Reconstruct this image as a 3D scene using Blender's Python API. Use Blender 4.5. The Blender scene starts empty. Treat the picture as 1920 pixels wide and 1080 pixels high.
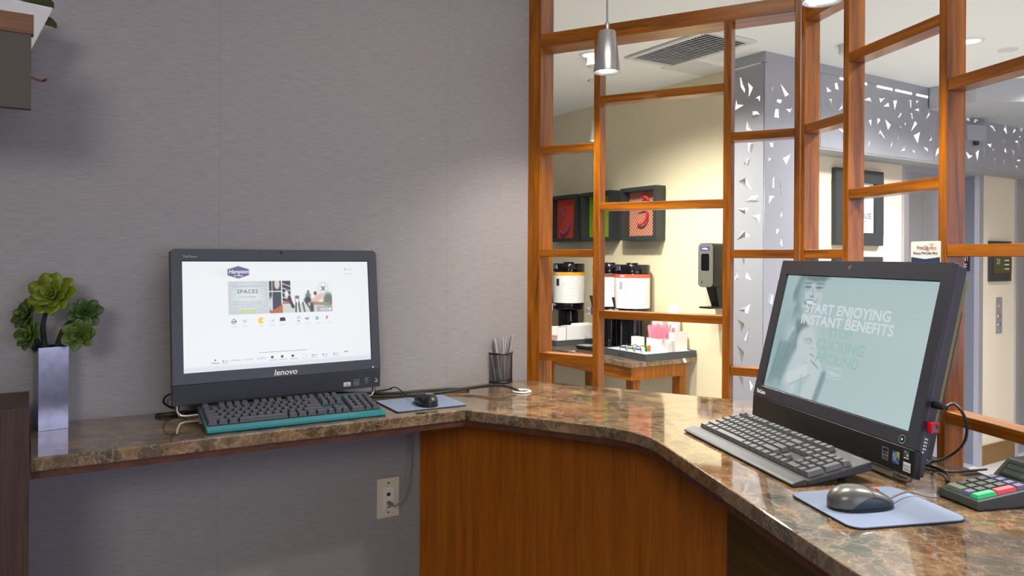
import bpy, bmesh, math, random
import numpy as np
from mathutils import Vector, Matrix, geometry

random.seed(7)
PI = math.pi
SC = bpy.context.scene
COL = SC.collection

# ------------------------------------------------------------------ camera, world, light, exposure
EYE = 1.5                      # height of the lens
FPX, CX, CY, ROLL = 1400.0, 960.0, 481.0, math.radians(0.35)
cam_d = bpy.data.cameras.new('camera')
cam_d.sensor_width = 36.0
cam_d.lens = 36.0 * FPX / 1920.0
cam_d.shift_y = -(540.0 - CY) / 1920.0
cam_d.clip_start = 0.02
cam = bpy.data.objects.new('camera', cam_d)
cam.matrix_world = Matrix.Translation((0, 0, EYE)) @ Matrix.Rotation(PI / 2, 4, 'X') @ Matrix.Rotation(ROLL, 4, 'Z')
COL.objects.link(cam)
SC.camera = cam

SC.view_settings.view_transform = 'Standard'
SC.view_settings.look = 'None'
SC.view_settings.exposure = 0.0
SC.view_settings.gamma = 1.0
SC.view_settings.use_curve_mapping = False

world = bpy.data.worlds.new('world')
SC.world = world
world.use_nodes = True
bg = world.node_tree.nodes['Background']
bg.inputs[0].default_value = (0.86, 0.87, 1.0, 1)
bg.inputs[1].default_value = 0.15


def lamp(kind, name, loc, energy, color, size=0.05, target=None, spot=None, blend=0.6, size_y=None):
    d = bpy.data.lights.new(name, kind)
    d.energy = energy
    d.color = color
    if kind == 'AREA':
        d.size = size
        if size_y:
            d.shape = 'RECTANGLE'
            d.size_y = size_y
    else:
        d.shadow_soft_size = size
    if kind == 'SPOT':
        d.spot_size = math.radians(spot or 90)
        d.spot_blend = blend
    o = bpy.data.objects.new(name, d)
    o.location = loc
    t = Vector(target) if target else Vector(loc) - Vector((0, 0, 1))
    o.rotation_euler = (t - Vector(loc)).to_track_quat('-Z', 'Y').to_euler()
    COL.objects.link(o)
    return o


WARM = (1.0, 0.95, 0.86)
NEUT = (0.98, 0.97, 0.98)
COOL = (0.80, 0.84, 1.0)
# added unseen fill lamps: one cool and one warm behind camera, one above counter
lamp('AREA', 'added_cool_fill', (5.2, -2.6, 1.6), 150, (0.76, 0.74, 1.0), 6.4, (3.6, 2.0, 1.4), size_y=2.2)  # unseen area lamp, placed so post sides mirror its cool tint
lamp('AREA', 'added_counter_fill', (0.30, 1.45, 2.56), 4, (1.0, 0.90, 0.76), 0.6)  # added unseen, warms the lattice fronts and the wall
lamp('AREA', 'added_rear_fill', (-0.3, -1.7, 2.4), 42, (1.0, 0.92, 0.80), 0.9, (-0.1, 1.6, 0.9))  # added unseen, brightens the wall and panel under the counter
# lobby ceiling lamps: first and fourth stand for visible lights, the rest added unseen
LOBBY = [(0.42, 4.02, 205, WARM), (0.65, 3.62, 40, WARM), (0.30, 3.10, 110, WARM), (2.278, 3.72, 125, NEUT),
         (3.3, 4.4, 170, NEUT), (2.8, 2.5, 130, NEUT), (1.7, 1.7, 130, NEUT)]
for lx, ly, le, lc in LOBBY:
    lamp('SPOT', 'lobby_downlight_lamp', (lx, ly, 2.545), le, lc, 0.05, None, 150, 0.9)

# ------------------------------------------------------------------ measuring helpers
CT, ST = math.cos(ROLL), math.sin(ROLL)


def ray(u, v):
    a, b = (u - CX) / FPX, (CY - v) / FPX
    return Vector((a * CT - b * ST, 1.0, a * ST + b * CT))


def onz(u, v, z):
    r = ray(u, v)
    return Vector((0, 0, EYE)) + r * ((z - EYE) / r.z)


def on_plane(u, v, p, n):
    r = ray(u, v)
    o = Vector((0, 0, EYE))
    return o + r * ((Vector(p) - o).dot(n) / r.dot(n))


class Frame:
    """vertical reference plane: s along heading, y into the plane, z up"""

    def __init__(self, p, heading):
        h = math.radians(heading)
        self.p = Vector((p[0], p[1], 0))
        self.d = Vector((math.sin(h), math.cos(h), 0))
        self.n = Vector((-math.cos(h), math.sin(h), 0))     # away from the viewer
        self.rz = PI / 2 - h

    def at(self, s, y, z):
        return self.p + self.d * s + self.n * y + Vector((0, 0, z))

    def px(self, u, v, y=0.0):
        q = on_plane(u, v, self.p + self.n * y, self.n) - self.p
        return q.dot(self.d), q.z

    def sy(self, u, v, z):
        q = onz(u, v, z) - self.p
        return q.dot(self.d), q.dot(self.n)


def meet(p, h1, q, h2):
    a = Vector((math.sin(math.radians(h1)), math.cos(math.radians(h1))))
    b = Vector((math.sin(math.radians(h2)), math.cos(math.radians(h2))))
    d = Vector((q[0] - p[0], q[1] - p[1]))
    k = (d.x * b.y - d.y * b.x) / (a.x * b.y - a.y * b.x)
    return Vector((p[0] + a.x * k, p[1] + a.y * k))


ZC = 1.08                                          # top of the counter
CEIL = 2.59
WALL = Frame((-0.933, 1.981), 59.9)                # wallpapered wall
LAT1 = Frame((0.407, 2.357), 118.4)                # lattice, first leaf
LAT2 = Frame((0.902, 1.610), 169.2)                # lattice, second leaf
CREAM = Frame((1.223, 4.359), 148.2)               # wall behind the coffee table
FRZ = Frame((1.324, 3.933), 58.0)                  # metal frieze and right column face
COLL = Frame((1.324, 3.933), 148.2)                # left column face
ELEV = Frame((3.440, 5.446), 58.0)                 # elevator wall


# ------------------------------------------------------------------ materials
def lin(c):
    c = c / 255.0
    return c / 12.92 if c <= 0.04045 else ((c + 0.055) / 1.055) ** 2.4


def rgb(r, g, b):
    return (lin(r), lin(g), lin(b), 1.0)


MATS = {}


def mat(name, color, rough=0.5, metal=0.0, coat=0.0, spec=0.5, emit=None, estr=0.0, trans=0.0, alpha=1.0, noise=0.06, scale=40.0):
    """plain surface with a faint procedural mottling"""
    m = bpy.data.materials.new(name)
    m.use_nodes = True
    nt = m.node_tree
    b = nt.nodes['Principled BSDF']
    b.inputs['Base Color'].default_value = color
    b.inputs['Roughness'].default_value = rough
    b.inputs['Metallic'].default_value = metal
    b.inputs['Coat Weight'].default_value = coat
    b.inputs['Specular IOR Level'].default_value = spec
    b.inputs['Transmission Weight'].default_value = trans
    b.inputs['Alpha'].default_value = alpha
    if emit:
        b.inputs['Emission Color'].default_value = emit
        b.inputs['Emission Strength'].default_value = estr
    if noise:
        tc = nt.nodes.new('ShaderNodeTexCoord')
        n = nt.nodes.new('ShaderNodeTexNoise')
        n.inputs['Scale'].default_value = scale
        n.inputs['Detail'].default_value = 3
        mx = nt.nodes.new('ShaderNodeMix')
        mx.data_type = 'RGBA'
        nt.links.new(tc.outputs['Object'], n.inputs['Vector'])
        nt.links.new(n.outputs['Fac'], mx.inputs[0])
        mx.inputs[6].default_value = tuple(c * (1 - noise) for c in color[:3]) + (1,)
        mx.inputs[7].default_value = tuple(min(1, c * (1 + noise)) for c in color[:3]) + (1,)
        nt.links.new(mx.outputs[2], b.inputs['Base Color'])
    MATS[name] = m
    return m


def node_mat(name):
    m = bpy.data.materials.new(name)
    m.use_nodes = True
    nt = m.node_tree
    MATS[name] = m
    return m, nt, nt.nodes['Principled BSDF']


def N(nt, kind, **kw):
    n = nt.nodes.new(kind)
    for k, v in kw.items():
        if k.startswith('i_'):
            n.inputs[k[2:].replace('_', ' ')].default_value = v
        else:
            setattr(n, k, v)
    return n


def ramp(nt, stops, interp='LINEAR'):
    r = nt.nodes.new('ShaderNodeValToRGB')
    r.color_ramp.interpolation = interp
    el = r.color_ramp.elements
    while len(el) < len(stops):
        el.new(0.5)
    for e, (p, c) in zip(el, stops):
        e.position = p
        e.color = c
    return r


def coords(nt, scale=(1, 1, 1), rot=(0, 0, 0)):
    tc = N(nt, 'ShaderNodeTexCoord')
    mp = N(nt, 'ShaderNodeMapping')
    mp.inputs['Scale'].default_value = scale
    mp.inputs['Rotation'].default_value = rot
    nt.links.new(tc.outputs['Object'], mp.inputs['Vector'])
    return mp.outputs['Vector']


def bump(nt, b, src, strength=0.3, dist=0.001):
    n = N(nt, 'ShaderNodeBump')
    n.inputs['Strength'].default_value = strength
    n.inputs['Distance'].default_value = dist
    nt.links.new(src, n.inputs['Height'])
    nt.links.new(n.outputs['Normal'], b.inputs['Normal'])


def make_wallpaper():
    m, nt, b = node_mat('wallpaper')
    L = nt.links
    v = coords(nt, (26, 26, 420))
    n1 = N(nt, 'ShaderNodeTexNoise', i_Scale=1.0, i_Detail=4.0, i_Roughness=0.65)
    L.new(v, n1.inputs['Vector'])
    v2 = coords(nt, (8, 8, 150))
    n2 = N(nt, 'ShaderNodeTexNoise', i_Scale=1.0, i_Detail=3.0)
    L.new(v2, n2.inputs['Vector'])
    r1 = ramp(nt, [(0.25, rgb(134, 132, 134)), (0.5, rgb(150, 148, 150)), (0.75, rgb(162, 160, 161))])
    L.new(n1.outputs['Fac'], r1.inputs[0])
    r2 = ramp(nt, [(0.3, (0.95, 0.95, 0.95, 1)), (0.7, (1, 1, 1, 1))])
    L.new(n2.outputs['Fac'], r2.inputs[0])
    mx = N(nt, 'ShaderNodeMix', data_type='RGBA', blend_type='MULTIPLY')
    mx.inputs[0].default_value = 1
    L.new(r1.outputs[0], mx.inputs[6])
    L.new(r2.outputs[0], mx.inputs[7])
    # pasted lengths: a hair-thin seam every 0.69 m
    tc = N(nt, 'ShaderNodeTexCoord')
    sx = N(nt, 'ShaderNodeSeparateXYZ')
    L.new(tc.outputs['Object'], sx.inputs[0])
    dv = N(nt, 'ShaderNodeMath', operation='MULTIPLY_ADD')
    dv.inputs[1].default_value = 1 / 0.69
    dv.inputs[2].default_value = 0.79
    L.new(sx.outputs[0], dv.inputs[0])
    fr = N(nt, 'ShaderNodeMath', operation='FRACT')
    L.new(dv.outputs[0], fr.inputs[0])
    rs = ramp(nt, [(0.0, (0.86, 0.86, 0.86, 1)), (0.006, (1, 1, 1, 1))])
    L.new(fr.outputs[0], rs.inputs[0])
    m2 = N(nt, 'ShaderNodeMix', data_type='RGBA', blend_type='MULTIPLY')
    m2.inputs[0].default_value = 1
    L.new(mx.outputs[2], m2.inputs[6])
    L.new(rs.outputs[0], m2.inputs[7])
    L.new(m2.outputs[2], b.inputs['Base Color'])
    b.inputs['Roughness'].default_value = 0.55
    bump(nt, b, n1.outputs['Fac'], 0.25, 0.0006)


def make_wood(name, dark, mid, light, axis, rough=0.36, coat=0.3, stretch=14.0):
    m, nt, b = node_mat(name)
    L = nt.links
    sc = [46, 46, 46]
    sc[axis] = 46 / stretch
    v = coords(nt, sc)
    n1 = N(nt, 'ShaderNodeTexNoise', i_Scale=1.0, i_Detail=6.0, i_Roughness=0.62, i_Distortion=0.5)
    L.new(v, n1.inputs['Vector'])
    sc2 = [240, 240, 240]
    sc2[axis] = 7
    v2 = coords(nt, sc2)
    n2 = N(nt, 'ShaderNodeTexNoise', i_Scale=1.0, i_Detail=2.0)
    L.new(v2, n2.inputs['Vector'])
    r = ramp(nt, [(0.30, dark), (0.5, mid), (0.70, light)])
    L.new(n1.outputs['Fac'], r.inputs[0])
    r2 = ramp(nt, [(0.32, (0.62, 0.58, 0.55, 1)), (0.52, (1, 1, 1, 1))])
    L.new(n2.outputs['Fac'], r2.inputs[0])
    mx = N(nt, 'ShaderNodeMix', data_type='RGBA', blend_type='MULTIPLY')
    mx.inputs[0].default_value = 0.55
    L.new(r.outputs[0], mx.inputs[6])
    L.new(r2.outputs[0], mx.inputs[7])
    L.new(mx.outputs[2], b.inputs['Base Color'])
    b.inputs['Roughness'].default_value = rough
    b.inputs['Coat Weight'].default_value = coat
    b.inputs['Coat Roughness'].default_value = 0.12
    b.inputs['Specular IOR Level'].default_value = 0.3
    bump(nt, b, n2.outputs['Fac'], 0.10, 0.0004)


def make_marble(name, cell=21.0):
    """brown marble: mottled cells, broken tan veins of two sizes"""
    m, nt, b = node_mat(name)
    L = nt.links
    v = coords(nt, (1, 1, 1))
    nz = N(nt, 'ShaderNodeTexNoise', i_Scale=9.0, i_Detail=5.0, i_Roughness=0.6)
    L.new(v, nz.inputs['Vector'])
    ad = N(nt, 'ShaderNodeMix', data_type='RGBA', blend_type='LINEAR_LIGHT')
    ad.inputs[0].default_value = 0.075
    L.new(v, ad.inputs[6])
    L.new(nz.outputs['Color'], ad.inputs[7])

    def veins(scale, stops, rnd):
        vo = N(nt, 'ShaderNodeTexVoronoi', feature='DISTANCE_TO_EDGE')
        vo.inputs['Scale'].default_value = scale
        vo.inputs['Randomness'].default_value = rnd
        L.new(ad.outputs[2], vo.inputs['Vector'])
        r = ramp(nt, stops)
        L.new(vo.outputs['Distance'], r.inputs[0])
        br = N(nt, 'ShaderNodeTexNoise', i_Scale=scale * 0.55, i_Detail=4.0, i_Roughness=0.65)
        L.new(v, br.inputs['Vector'])
        rb = ramp(nt, [(0.34, (0.05, 0.05, 0.05, 1)), (0.56, (1, 1, 1, 1))])
        L.new(br.outputs['Fac'], rb.inputs[0])
        ml = N(nt, 'ShaderNodeMath', operation='MULTIPLY')
        L.new(r.outputs[0], ml.inputs[0])
        L.new(rb.outputs[0], ml.inputs[1])
        return ml.outputs[0]

    va = veins(cell, [(0.0, (.62, .62, .62, 1)), (0.018, (.27, .27, .27, 1)), (0.08, (0.10, 0.10, 0.10, 1)), (0.2, (0, 0, 0, 1))], 1.0)
    vb = veins(cell * 2.1, [(0.0, (.5, .5, .5, 1)), (0.04, (0.12, 0.12, 0.12, 1)), (0.12, (0, 0, 0, 1))], 1.0)
    vc = N(nt, 'ShaderNodeTexVoronoi', feature='F1')
    vc.inputs['Scale'].default_value = cell
    L.new(ad.outputs[2], vc.inputs['Vector'])
    nb = N(nt, 'ShaderNodeTexNoise', i_Scale=16.0, i_Detail=6.0, i_Roughness=0.62)
    L.new(v, nb.inputs['Vector'])
    body = ramp(nt, [(0.30, rgb(82, 66, 54)), (0.46, rgb(114, 94, 76)), (0.58, rgb(138, 115, 93)), (0.72, rgb(170, 147, 120))])
    L.new(nb.outputs['Fac'], body.inputs[0])
    rc = ramp(nt, [(0.15, rgb(160, 176, 164)), (0.5, rgb(216, 202, 174)), (0.85, rgb(255, 238, 210))])
    sp = N(nt, 'ShaderNodeSeparateColor')
    L.new(vc.outputs['Color'], sp.inputs[0])
    L.new(sp.outputs[0], rc.inputs[0])
    cv = N(nt, 'ShaderNodeMix', data_type='RGBA', blend_type='MULTIPLY')
    cv.inputs[0].default_value = 0.8
    L.new(body.outputs[0], cv.inputs[6])
    L.new(rc.outputs[0], cv.inputs[7])
    mxx = N(nt, 'ShaderNodeMath', operation='MAXIMUM')
    L.new(va, mxx.inputs[0])
    L.new(vb, mxx.inputs[1])
    mx = N(nt, 'ShaderNodeMix', data_type='RGBA')
    L.new(mxx.outputs[0], mx.inputs[0])
    L.new(cv.outputs[2], mx.inputs[6])
    mx.inputs[7].default_value = rgb(196, 172, 142)
    L.new(mx.outputs[2], b.inputs['Base Color'])
    b.inputs['Roughness'].default_value = 0.07
    b.inputs['Specular IOR Level'].default_value = 1.0
    b.inputs['Coat Weight'].default_value = 0.5
    b.inputs['Coat Roughness'].default_value = 0.04


def make_brushed(name, color, rough=0.3, axis=2):
    m, nt, b = node_mat(name)
    sc = [400, 400, 400]
    sc[axis] = 4
    v = coords(nt, sc)
    n = N(nt, 'ShaderNodeTexNoise', i_Scale=1.0, i_Detail=2.0)
    nt.links.new(v, n.inputs['Vector'])
    r = ramp(nt, [(0.3, tuple(c * 0.9 for c in color[:3]) + (1,)), (0.7, color)])
    nt.links.new(n.outputs['Fac'], r.inputs[0])
    nt.links.new(r.outputs[0], b.inputs['Base Color'])
    b.inputs['Metallic'].default_value = 0.75
    b.inputs['Roughness'].default_value = rough
    bump(nt, b, n.outputs['Fac'], 0.05, 0.0002)


def make_art(name, ground, dot, scale):
    """patterned paper of an art frame: rows of small rings"""
    m, nt, b = node_mat(name)
    L = nt.links
    tc = N(nt, 'ShaderNodeTexCoord')
    mp = N(nt, 'ShaderNodeMapping')
    mp.inputs['Scale'].default_value = (scale, 1, scale)
    mp.inputs['Rotation'].default_value = (0, PI / 4, 0)
    L.new(tc.outputs['Object'], mp.inputs['Vector'])
    w = N(nt, 'ShaderNodeVectorMath', operation='FRACTION')
    L.new(mp.outputs[0], w.inputs[0])
    s = N(nt, 'ShaderNodeVectorMath', operation='SUBTRACT')
    s.inputs[1].default_value = (0.5, 0, 0.5)
    L.new(w.outputs[0], s.inputs[0])
    ml = N(nt, 'ShaderNodeVectorMath', operation='MULTIPLY')
    ml.inputs[1].default_value = (1, 0, 1)
    L.new(s.outputs[0], ml.inputs[0])
    ln = N(nt, 'ShaderNodeVectorMath', operation='LENGTH')
    L.new(ml.outputs[0], ln.inputs[0])
    r = ramp(nt, [(0.0, dot), (0.24, dot), (0.27, ground)], 'LINEAR')
    L.new(ln.outputs['Value'], r.inputs[0])
    L.new(r.outputs[0], b.inputs['Base Color'])
    b.inputs['Roughness'].default_value = 0.8


make_wallpaper()
W_D, W_M, W_L = rgb(98, 54, 6), rgb(146, 84, 8), rgb(176, 106, 14)
make_wood('wood_upright', W_D, W_M, W_L, 2)
make_wood('wood_rail', W_D, W_M, W_L, 0)
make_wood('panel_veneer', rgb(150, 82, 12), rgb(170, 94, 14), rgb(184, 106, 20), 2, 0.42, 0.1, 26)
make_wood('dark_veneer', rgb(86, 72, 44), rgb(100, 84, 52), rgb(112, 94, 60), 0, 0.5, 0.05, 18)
make_wood('apron_veneer', rgb(70, 42, 32), rgb(86, 52, 38), rgb(100, 62, 44), 0, 0.5, 0.05, 18)
make_wood('cabinet_veneer', rgb(58, 42, 36), rgb(70, 52, 44), rgb(78, 58, 50), 2, 0.5, 0.05, 18)
make_wood('shelf_veneer', rgb(92, 66, 46), rgb(118, 84, 58), rgb(134, 98, 68), 0, 0.5, 0.0, 18)
make_marble('marble')
make_marble('marble_small', 34.0)
make_brushed('brushed_steel', rgb(206, 208, 218), 0.28, 2)
make_brushed('reveal_steel', rgb(150, 154, 164), 0.4, 2)
make_art('art_red', rgb(228, 84, 58), rgb(150, 40, 30), 62)
make_art('art_green', rgb(140, 176, 34), rgb(60, 84, 16), 62)
make_art('art_rust', rgb(206, 140, 112), rgb(78, 30, 26), 56)
mat('panel_metal', rgb(168, 170, 178), 0.42, 0.25, noise=0.02)
mat('ceiling_paint', rgb(236, 238, 234), 0.9, noise=0.01)
mat('cream_wall', rgb(226, 215, 182), 0.85, noise=0.02, scale=6)
mat('elevator_wall', rgb(222, 210, 186), 0.8, noise=0.02, scale=6)
mat('soffit_grey', rgb(150, 152, 152), 0.8, noise=0.02)
mat('bulkhead_paint', rgb(176, 178, 180), 0.9, noise=0.01)
mat('carpet', rgb(128, 118, 106), 0.95, noise=0.25, scale=90)
mat('lobby_floor', rgb(204, 204, 200), 0.2, noise=0.1, scale=4)
mat('bronze_base', rgb(150, 112, 62), 0.35, 0.6, noise=0.1)
mat('charcoal', rgb(58, 62, 72), 0.42, noise=0.04)
mat('charcoal_shiny', rgb(46, 48, 56), 0.28, noise=0.03)
mat('chin_black', rgb(28, 29, 31), 0.4, noise=0.03)
mat('chin_charcoal', rgb(54, 58, 66), 0.4, noise=0.03)
mat('key_grey', rgb(88, 90, 94), 0.38, noise=0.03)
mat('key_slate', rgb(66, 68, 76), 0.42, noise=0.03)
mat('keyboard_base', rgb(58, 60, 64), 0.35, noise=0.03)
mat('palm_grey', rgb(74, 76, 80), 0.5, spec=0.3, noise=0.03)
mat('deck_teal', rgb(34, 74, 82), 0.4, noise=0.04)
mat('palm_teal', rgb(24, 122, 134), 0.35, noise=0.04)
mat('black_plastic', rgb(20, 20, 22), 0.35, noise=0.03)
mat('black_gloss', rgb(14, 14, 16), 0.12, noise=0.02)
mat('cable_black', rgb(22, 22, 24), 0.4, noise=0.03)
mat('cable_grey', rgb(128, 124, 122), 0.5, noise=0.03)
mat('chrome', rgb(214, 214, 218), 0.14, 1.0, noise=0.02)
mat('pen_silver', rgb(196, 197, 202), 0.3, 0.35, noise=0.03)
mat('pewter', rgb(186, 182, 176), 0.26, 1.0, noise=0.05, scale=12)
mat('vase_metal', rgb(150, 152, 164), 0.2, 1.0, noise=0.3, scale=34)
mat('pendant_metal', rgb(188, 190, 194), 0.25, 0.75, noise=0.03)
mat('sleeve_grey', rgb(138, 136, 130), 0.5, noise=0.03)
mat('rear_olive', rgb(128, 128, 84), 0.6, noise=0.05)
mat('mouse_grey', rgb(104, 104, 100), 0.3, 0.3, noise=0.03)
mat('mouse_side', rgb(34, 50, 60), 0.35, noise=0.03)
mat('mouse_black', rgb(30, 32, 34), 0.35, noise=0.03)
mat('red_plastic', rgb(222, 26, 40), 0.35, noise=0.03)
mat('pad_blue', rgb(126, 142, 170), 0.75, noise=0.04, scale=500)
mat('pad_rubber', rgb(26, 28, 34), 0.8, noise=0.03)
mat('white_plastic', rgb(226, 226, 224), 0.4, noise=0.02)
mat('ivory_plastic', rgb(214, 206, 186), 0.45, noise=0.02)
mat('white_ceramic', rgb(222, 224, 226), 0.15, noise=0.02)
mat('white_paper', rgb(236, 236, 234), 0.7, noise=0.02)
mat('label_grey', rgb(170, 170, 178), 0.7, noise=0.1)
mat('print_dark', rgb(40, 40, 44), 0.7, noise=0.0)
mat('print_white', rgb(232, 232, 232), 0.6, noise=0.0)
mat('print_grey', rgb(160, 162, 168), 0.6, noise=0.0)
mat('print_blue', rgb(42, 92, 150), 0.5, noise=0.0)
mat('print_lime', rgb(190, 200, 40), 0.5, noise=0.0)
mat('print_navy', rgb(32, 58, 92), 0.5, noise=0.0)
mat('print_orange', rgb(228, 96, 44), 0.5, noise=0.0)
mat('print_green', rgb(40, 150, 60), 0.5, noise=0.0)
mat('print_yellow', rgb(236, 214, 40), 0.5, noise=0.0)
mat('print_purple', rgb(60, 40, 140), 0.5, noise=0.0)
mat('band_yellow', rgb(240, 172, 30), 0.6, noise=0.03)
mat('band_brown', rgb(116, 74, 58), 0.6, noise=0.03)
mat('band_red', rgb(236, 88, 60), 0.6, noise=0.03)
mat('frame_black', rgb(50, 54, 54), 0.5, noise=0.04)
mat('slate_tray', rgb(70, 74, 78), 0.5, noise=0.04)
mat('stirrer_pink', rgb(240, 140, 164), 0.4, noise=0.08)
mat('sachet_pink', rgb(236, 168, 150), 0.6, noise=0.1)
mat('clear_plastic', rgb(240, 240, 240), 0.08, trans=0.85, noise=0.0)
mat('squiggle_violet', rgb(120, 90, 170), 0.4, noise=0.03)
mat('squiggle_red', rgb(226, 54, 60), 0.4, noise=0.03)
mat('squiggle_lime', rgb(170, 200, 60), 0.4, noise=0.03)
mat('dispenser_silver', rgb(132, 130, 118), 0.35, 0.4, noise=0.03)
mat('pinpad_case', rgb(50, 54, 52), 0.45, noise=0.04)
mat('pinpad_key', rgb(70, 77, 68), 0.45, noise=0.04)
mat('pinpad_key_violet', rgb(94, 94, 126), 0.45, noise=0.04)
mat('pinpad_key_grey', rgb(98, 110, 96), 0.45, noise=0.04)
mat('pinpad_key_green', rgb(28, 196, 110), 0.4, noise=0.02)
mat('pinpad_key_red', rgb(228, 58, 74), 0.4, noise=0.02)
mat('display_green', rgb(44, 58, 50), 0.2, noise=0.1)
mat('leaf_bright', rgb(104, 122, 26), 0.45, noise=0.25, scale=60)
mat('leaf_mid', rgb(74, 98, 34), 0.45, noise=0.25, scale=60)
mat('leaf_deep', rgb(54, 82, 36), 0.45, noise=0.25, scale=60)
mat('stem_dark', rgb(40, 46, 40), 0.7, noise=0.3, scale=120)
mat('rose_beige', rgb(196, 168, 130), 0.6, noise=0.1)
mat('twig_brown', rgb(128, 92, 66), 0.7, noise=0.1)
mat('leaf_dark', rgb(60, 70, 28), 0.5, noise=0.2)
mat('fascia_grey', rgb(74, 68, 62), 0.6, noise=0.06, scale=12)
mat('backlight', rgb(240, 240, 240), 0.6, emit=(1.0, 0.99, 0.97, 1), estr=1.15, noise=0.0)
mat('lamp_glow', rgb(255, 250, 240), 0.5, emit=(1.0, 0.93, 0.82, 1), estr=9.0, noise=0.0)
mat('led_green', rgb(60, 255, 120), 0.5, emit=(0.1, 0.9, 0.25, 1), estr=1.2, noise=0.0)
mat('led_cyan', rgb(120, 255, 230), 0.5, emit=(0.3, 1.0, 0.85, 1), estr=1.5, noise=0.0)
mat('vent_white', rgb(214, 214, 210), 0.6, noise=0.01)
mat('vent_dark', rgb(60, 62, 66), 0.8, noise=0.02)
mat('glass_olive', rgb(74, 72, 34), 0.2, noise=0.1)
mat('screen_dark', rgb(8, 9, 10), 0.2, noise=0.0)


def glow(name, r, g, b, k=1.0):
    m = bpy.data.materials.new(name)
    m.use_nodes = True
    nt = m.node_tree
    p = nt.nodes['Principled BSDF']
    p.inputs['Base Color'].default_value = (0.01, 0.01, 0.01, 1)
    p.inputs['Roughness'].default_value = 0.3
    p.inputs['Emission Color'].default_value = rgb(r, g, b)
    p.inputs['Emission Strength'].default_value = k
    MATS[name] = m
    return m


glow('lit_white', 232, 236, 238)
glow('lit_navy', 92, 100, 138)
glow('lit_pink', 226, 170, 190)
glow('lit_grey', 150, 154, 160)
glow('lit_pale', 206, 210, 214)
glow('lit_dark', 74, 78, 84)
glow('lit_black', 44, 46, 50)
glow('lit_yellow', 240, 200, 50)
glow('lit_lime', 190, 210, 90)
glow('lit_green', 70, 160, 110)
glow('lit_red', 226, 100, 90)
glow('lit_teal', 146, 182, 178)
glow('lit_mist', 200, 211, 215)


def grid_material(name):
    m, nt, b = node_mat(name)
    a = N(nt, 'ShaderNodeVertexColor', layer_name='picture')
    nt.links.new(a.outputs['Color'], b.inputs['Emission Color'])
    b.inputs['Emission Strength'].default_value = 1.0
    b.inputs['Base Color'].default_value = (0.01, 0.01, 0.01, 1)
    b.inputs['Roughness'].default_value = 0.3
    return m


grid_material('lit_picture')


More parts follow.
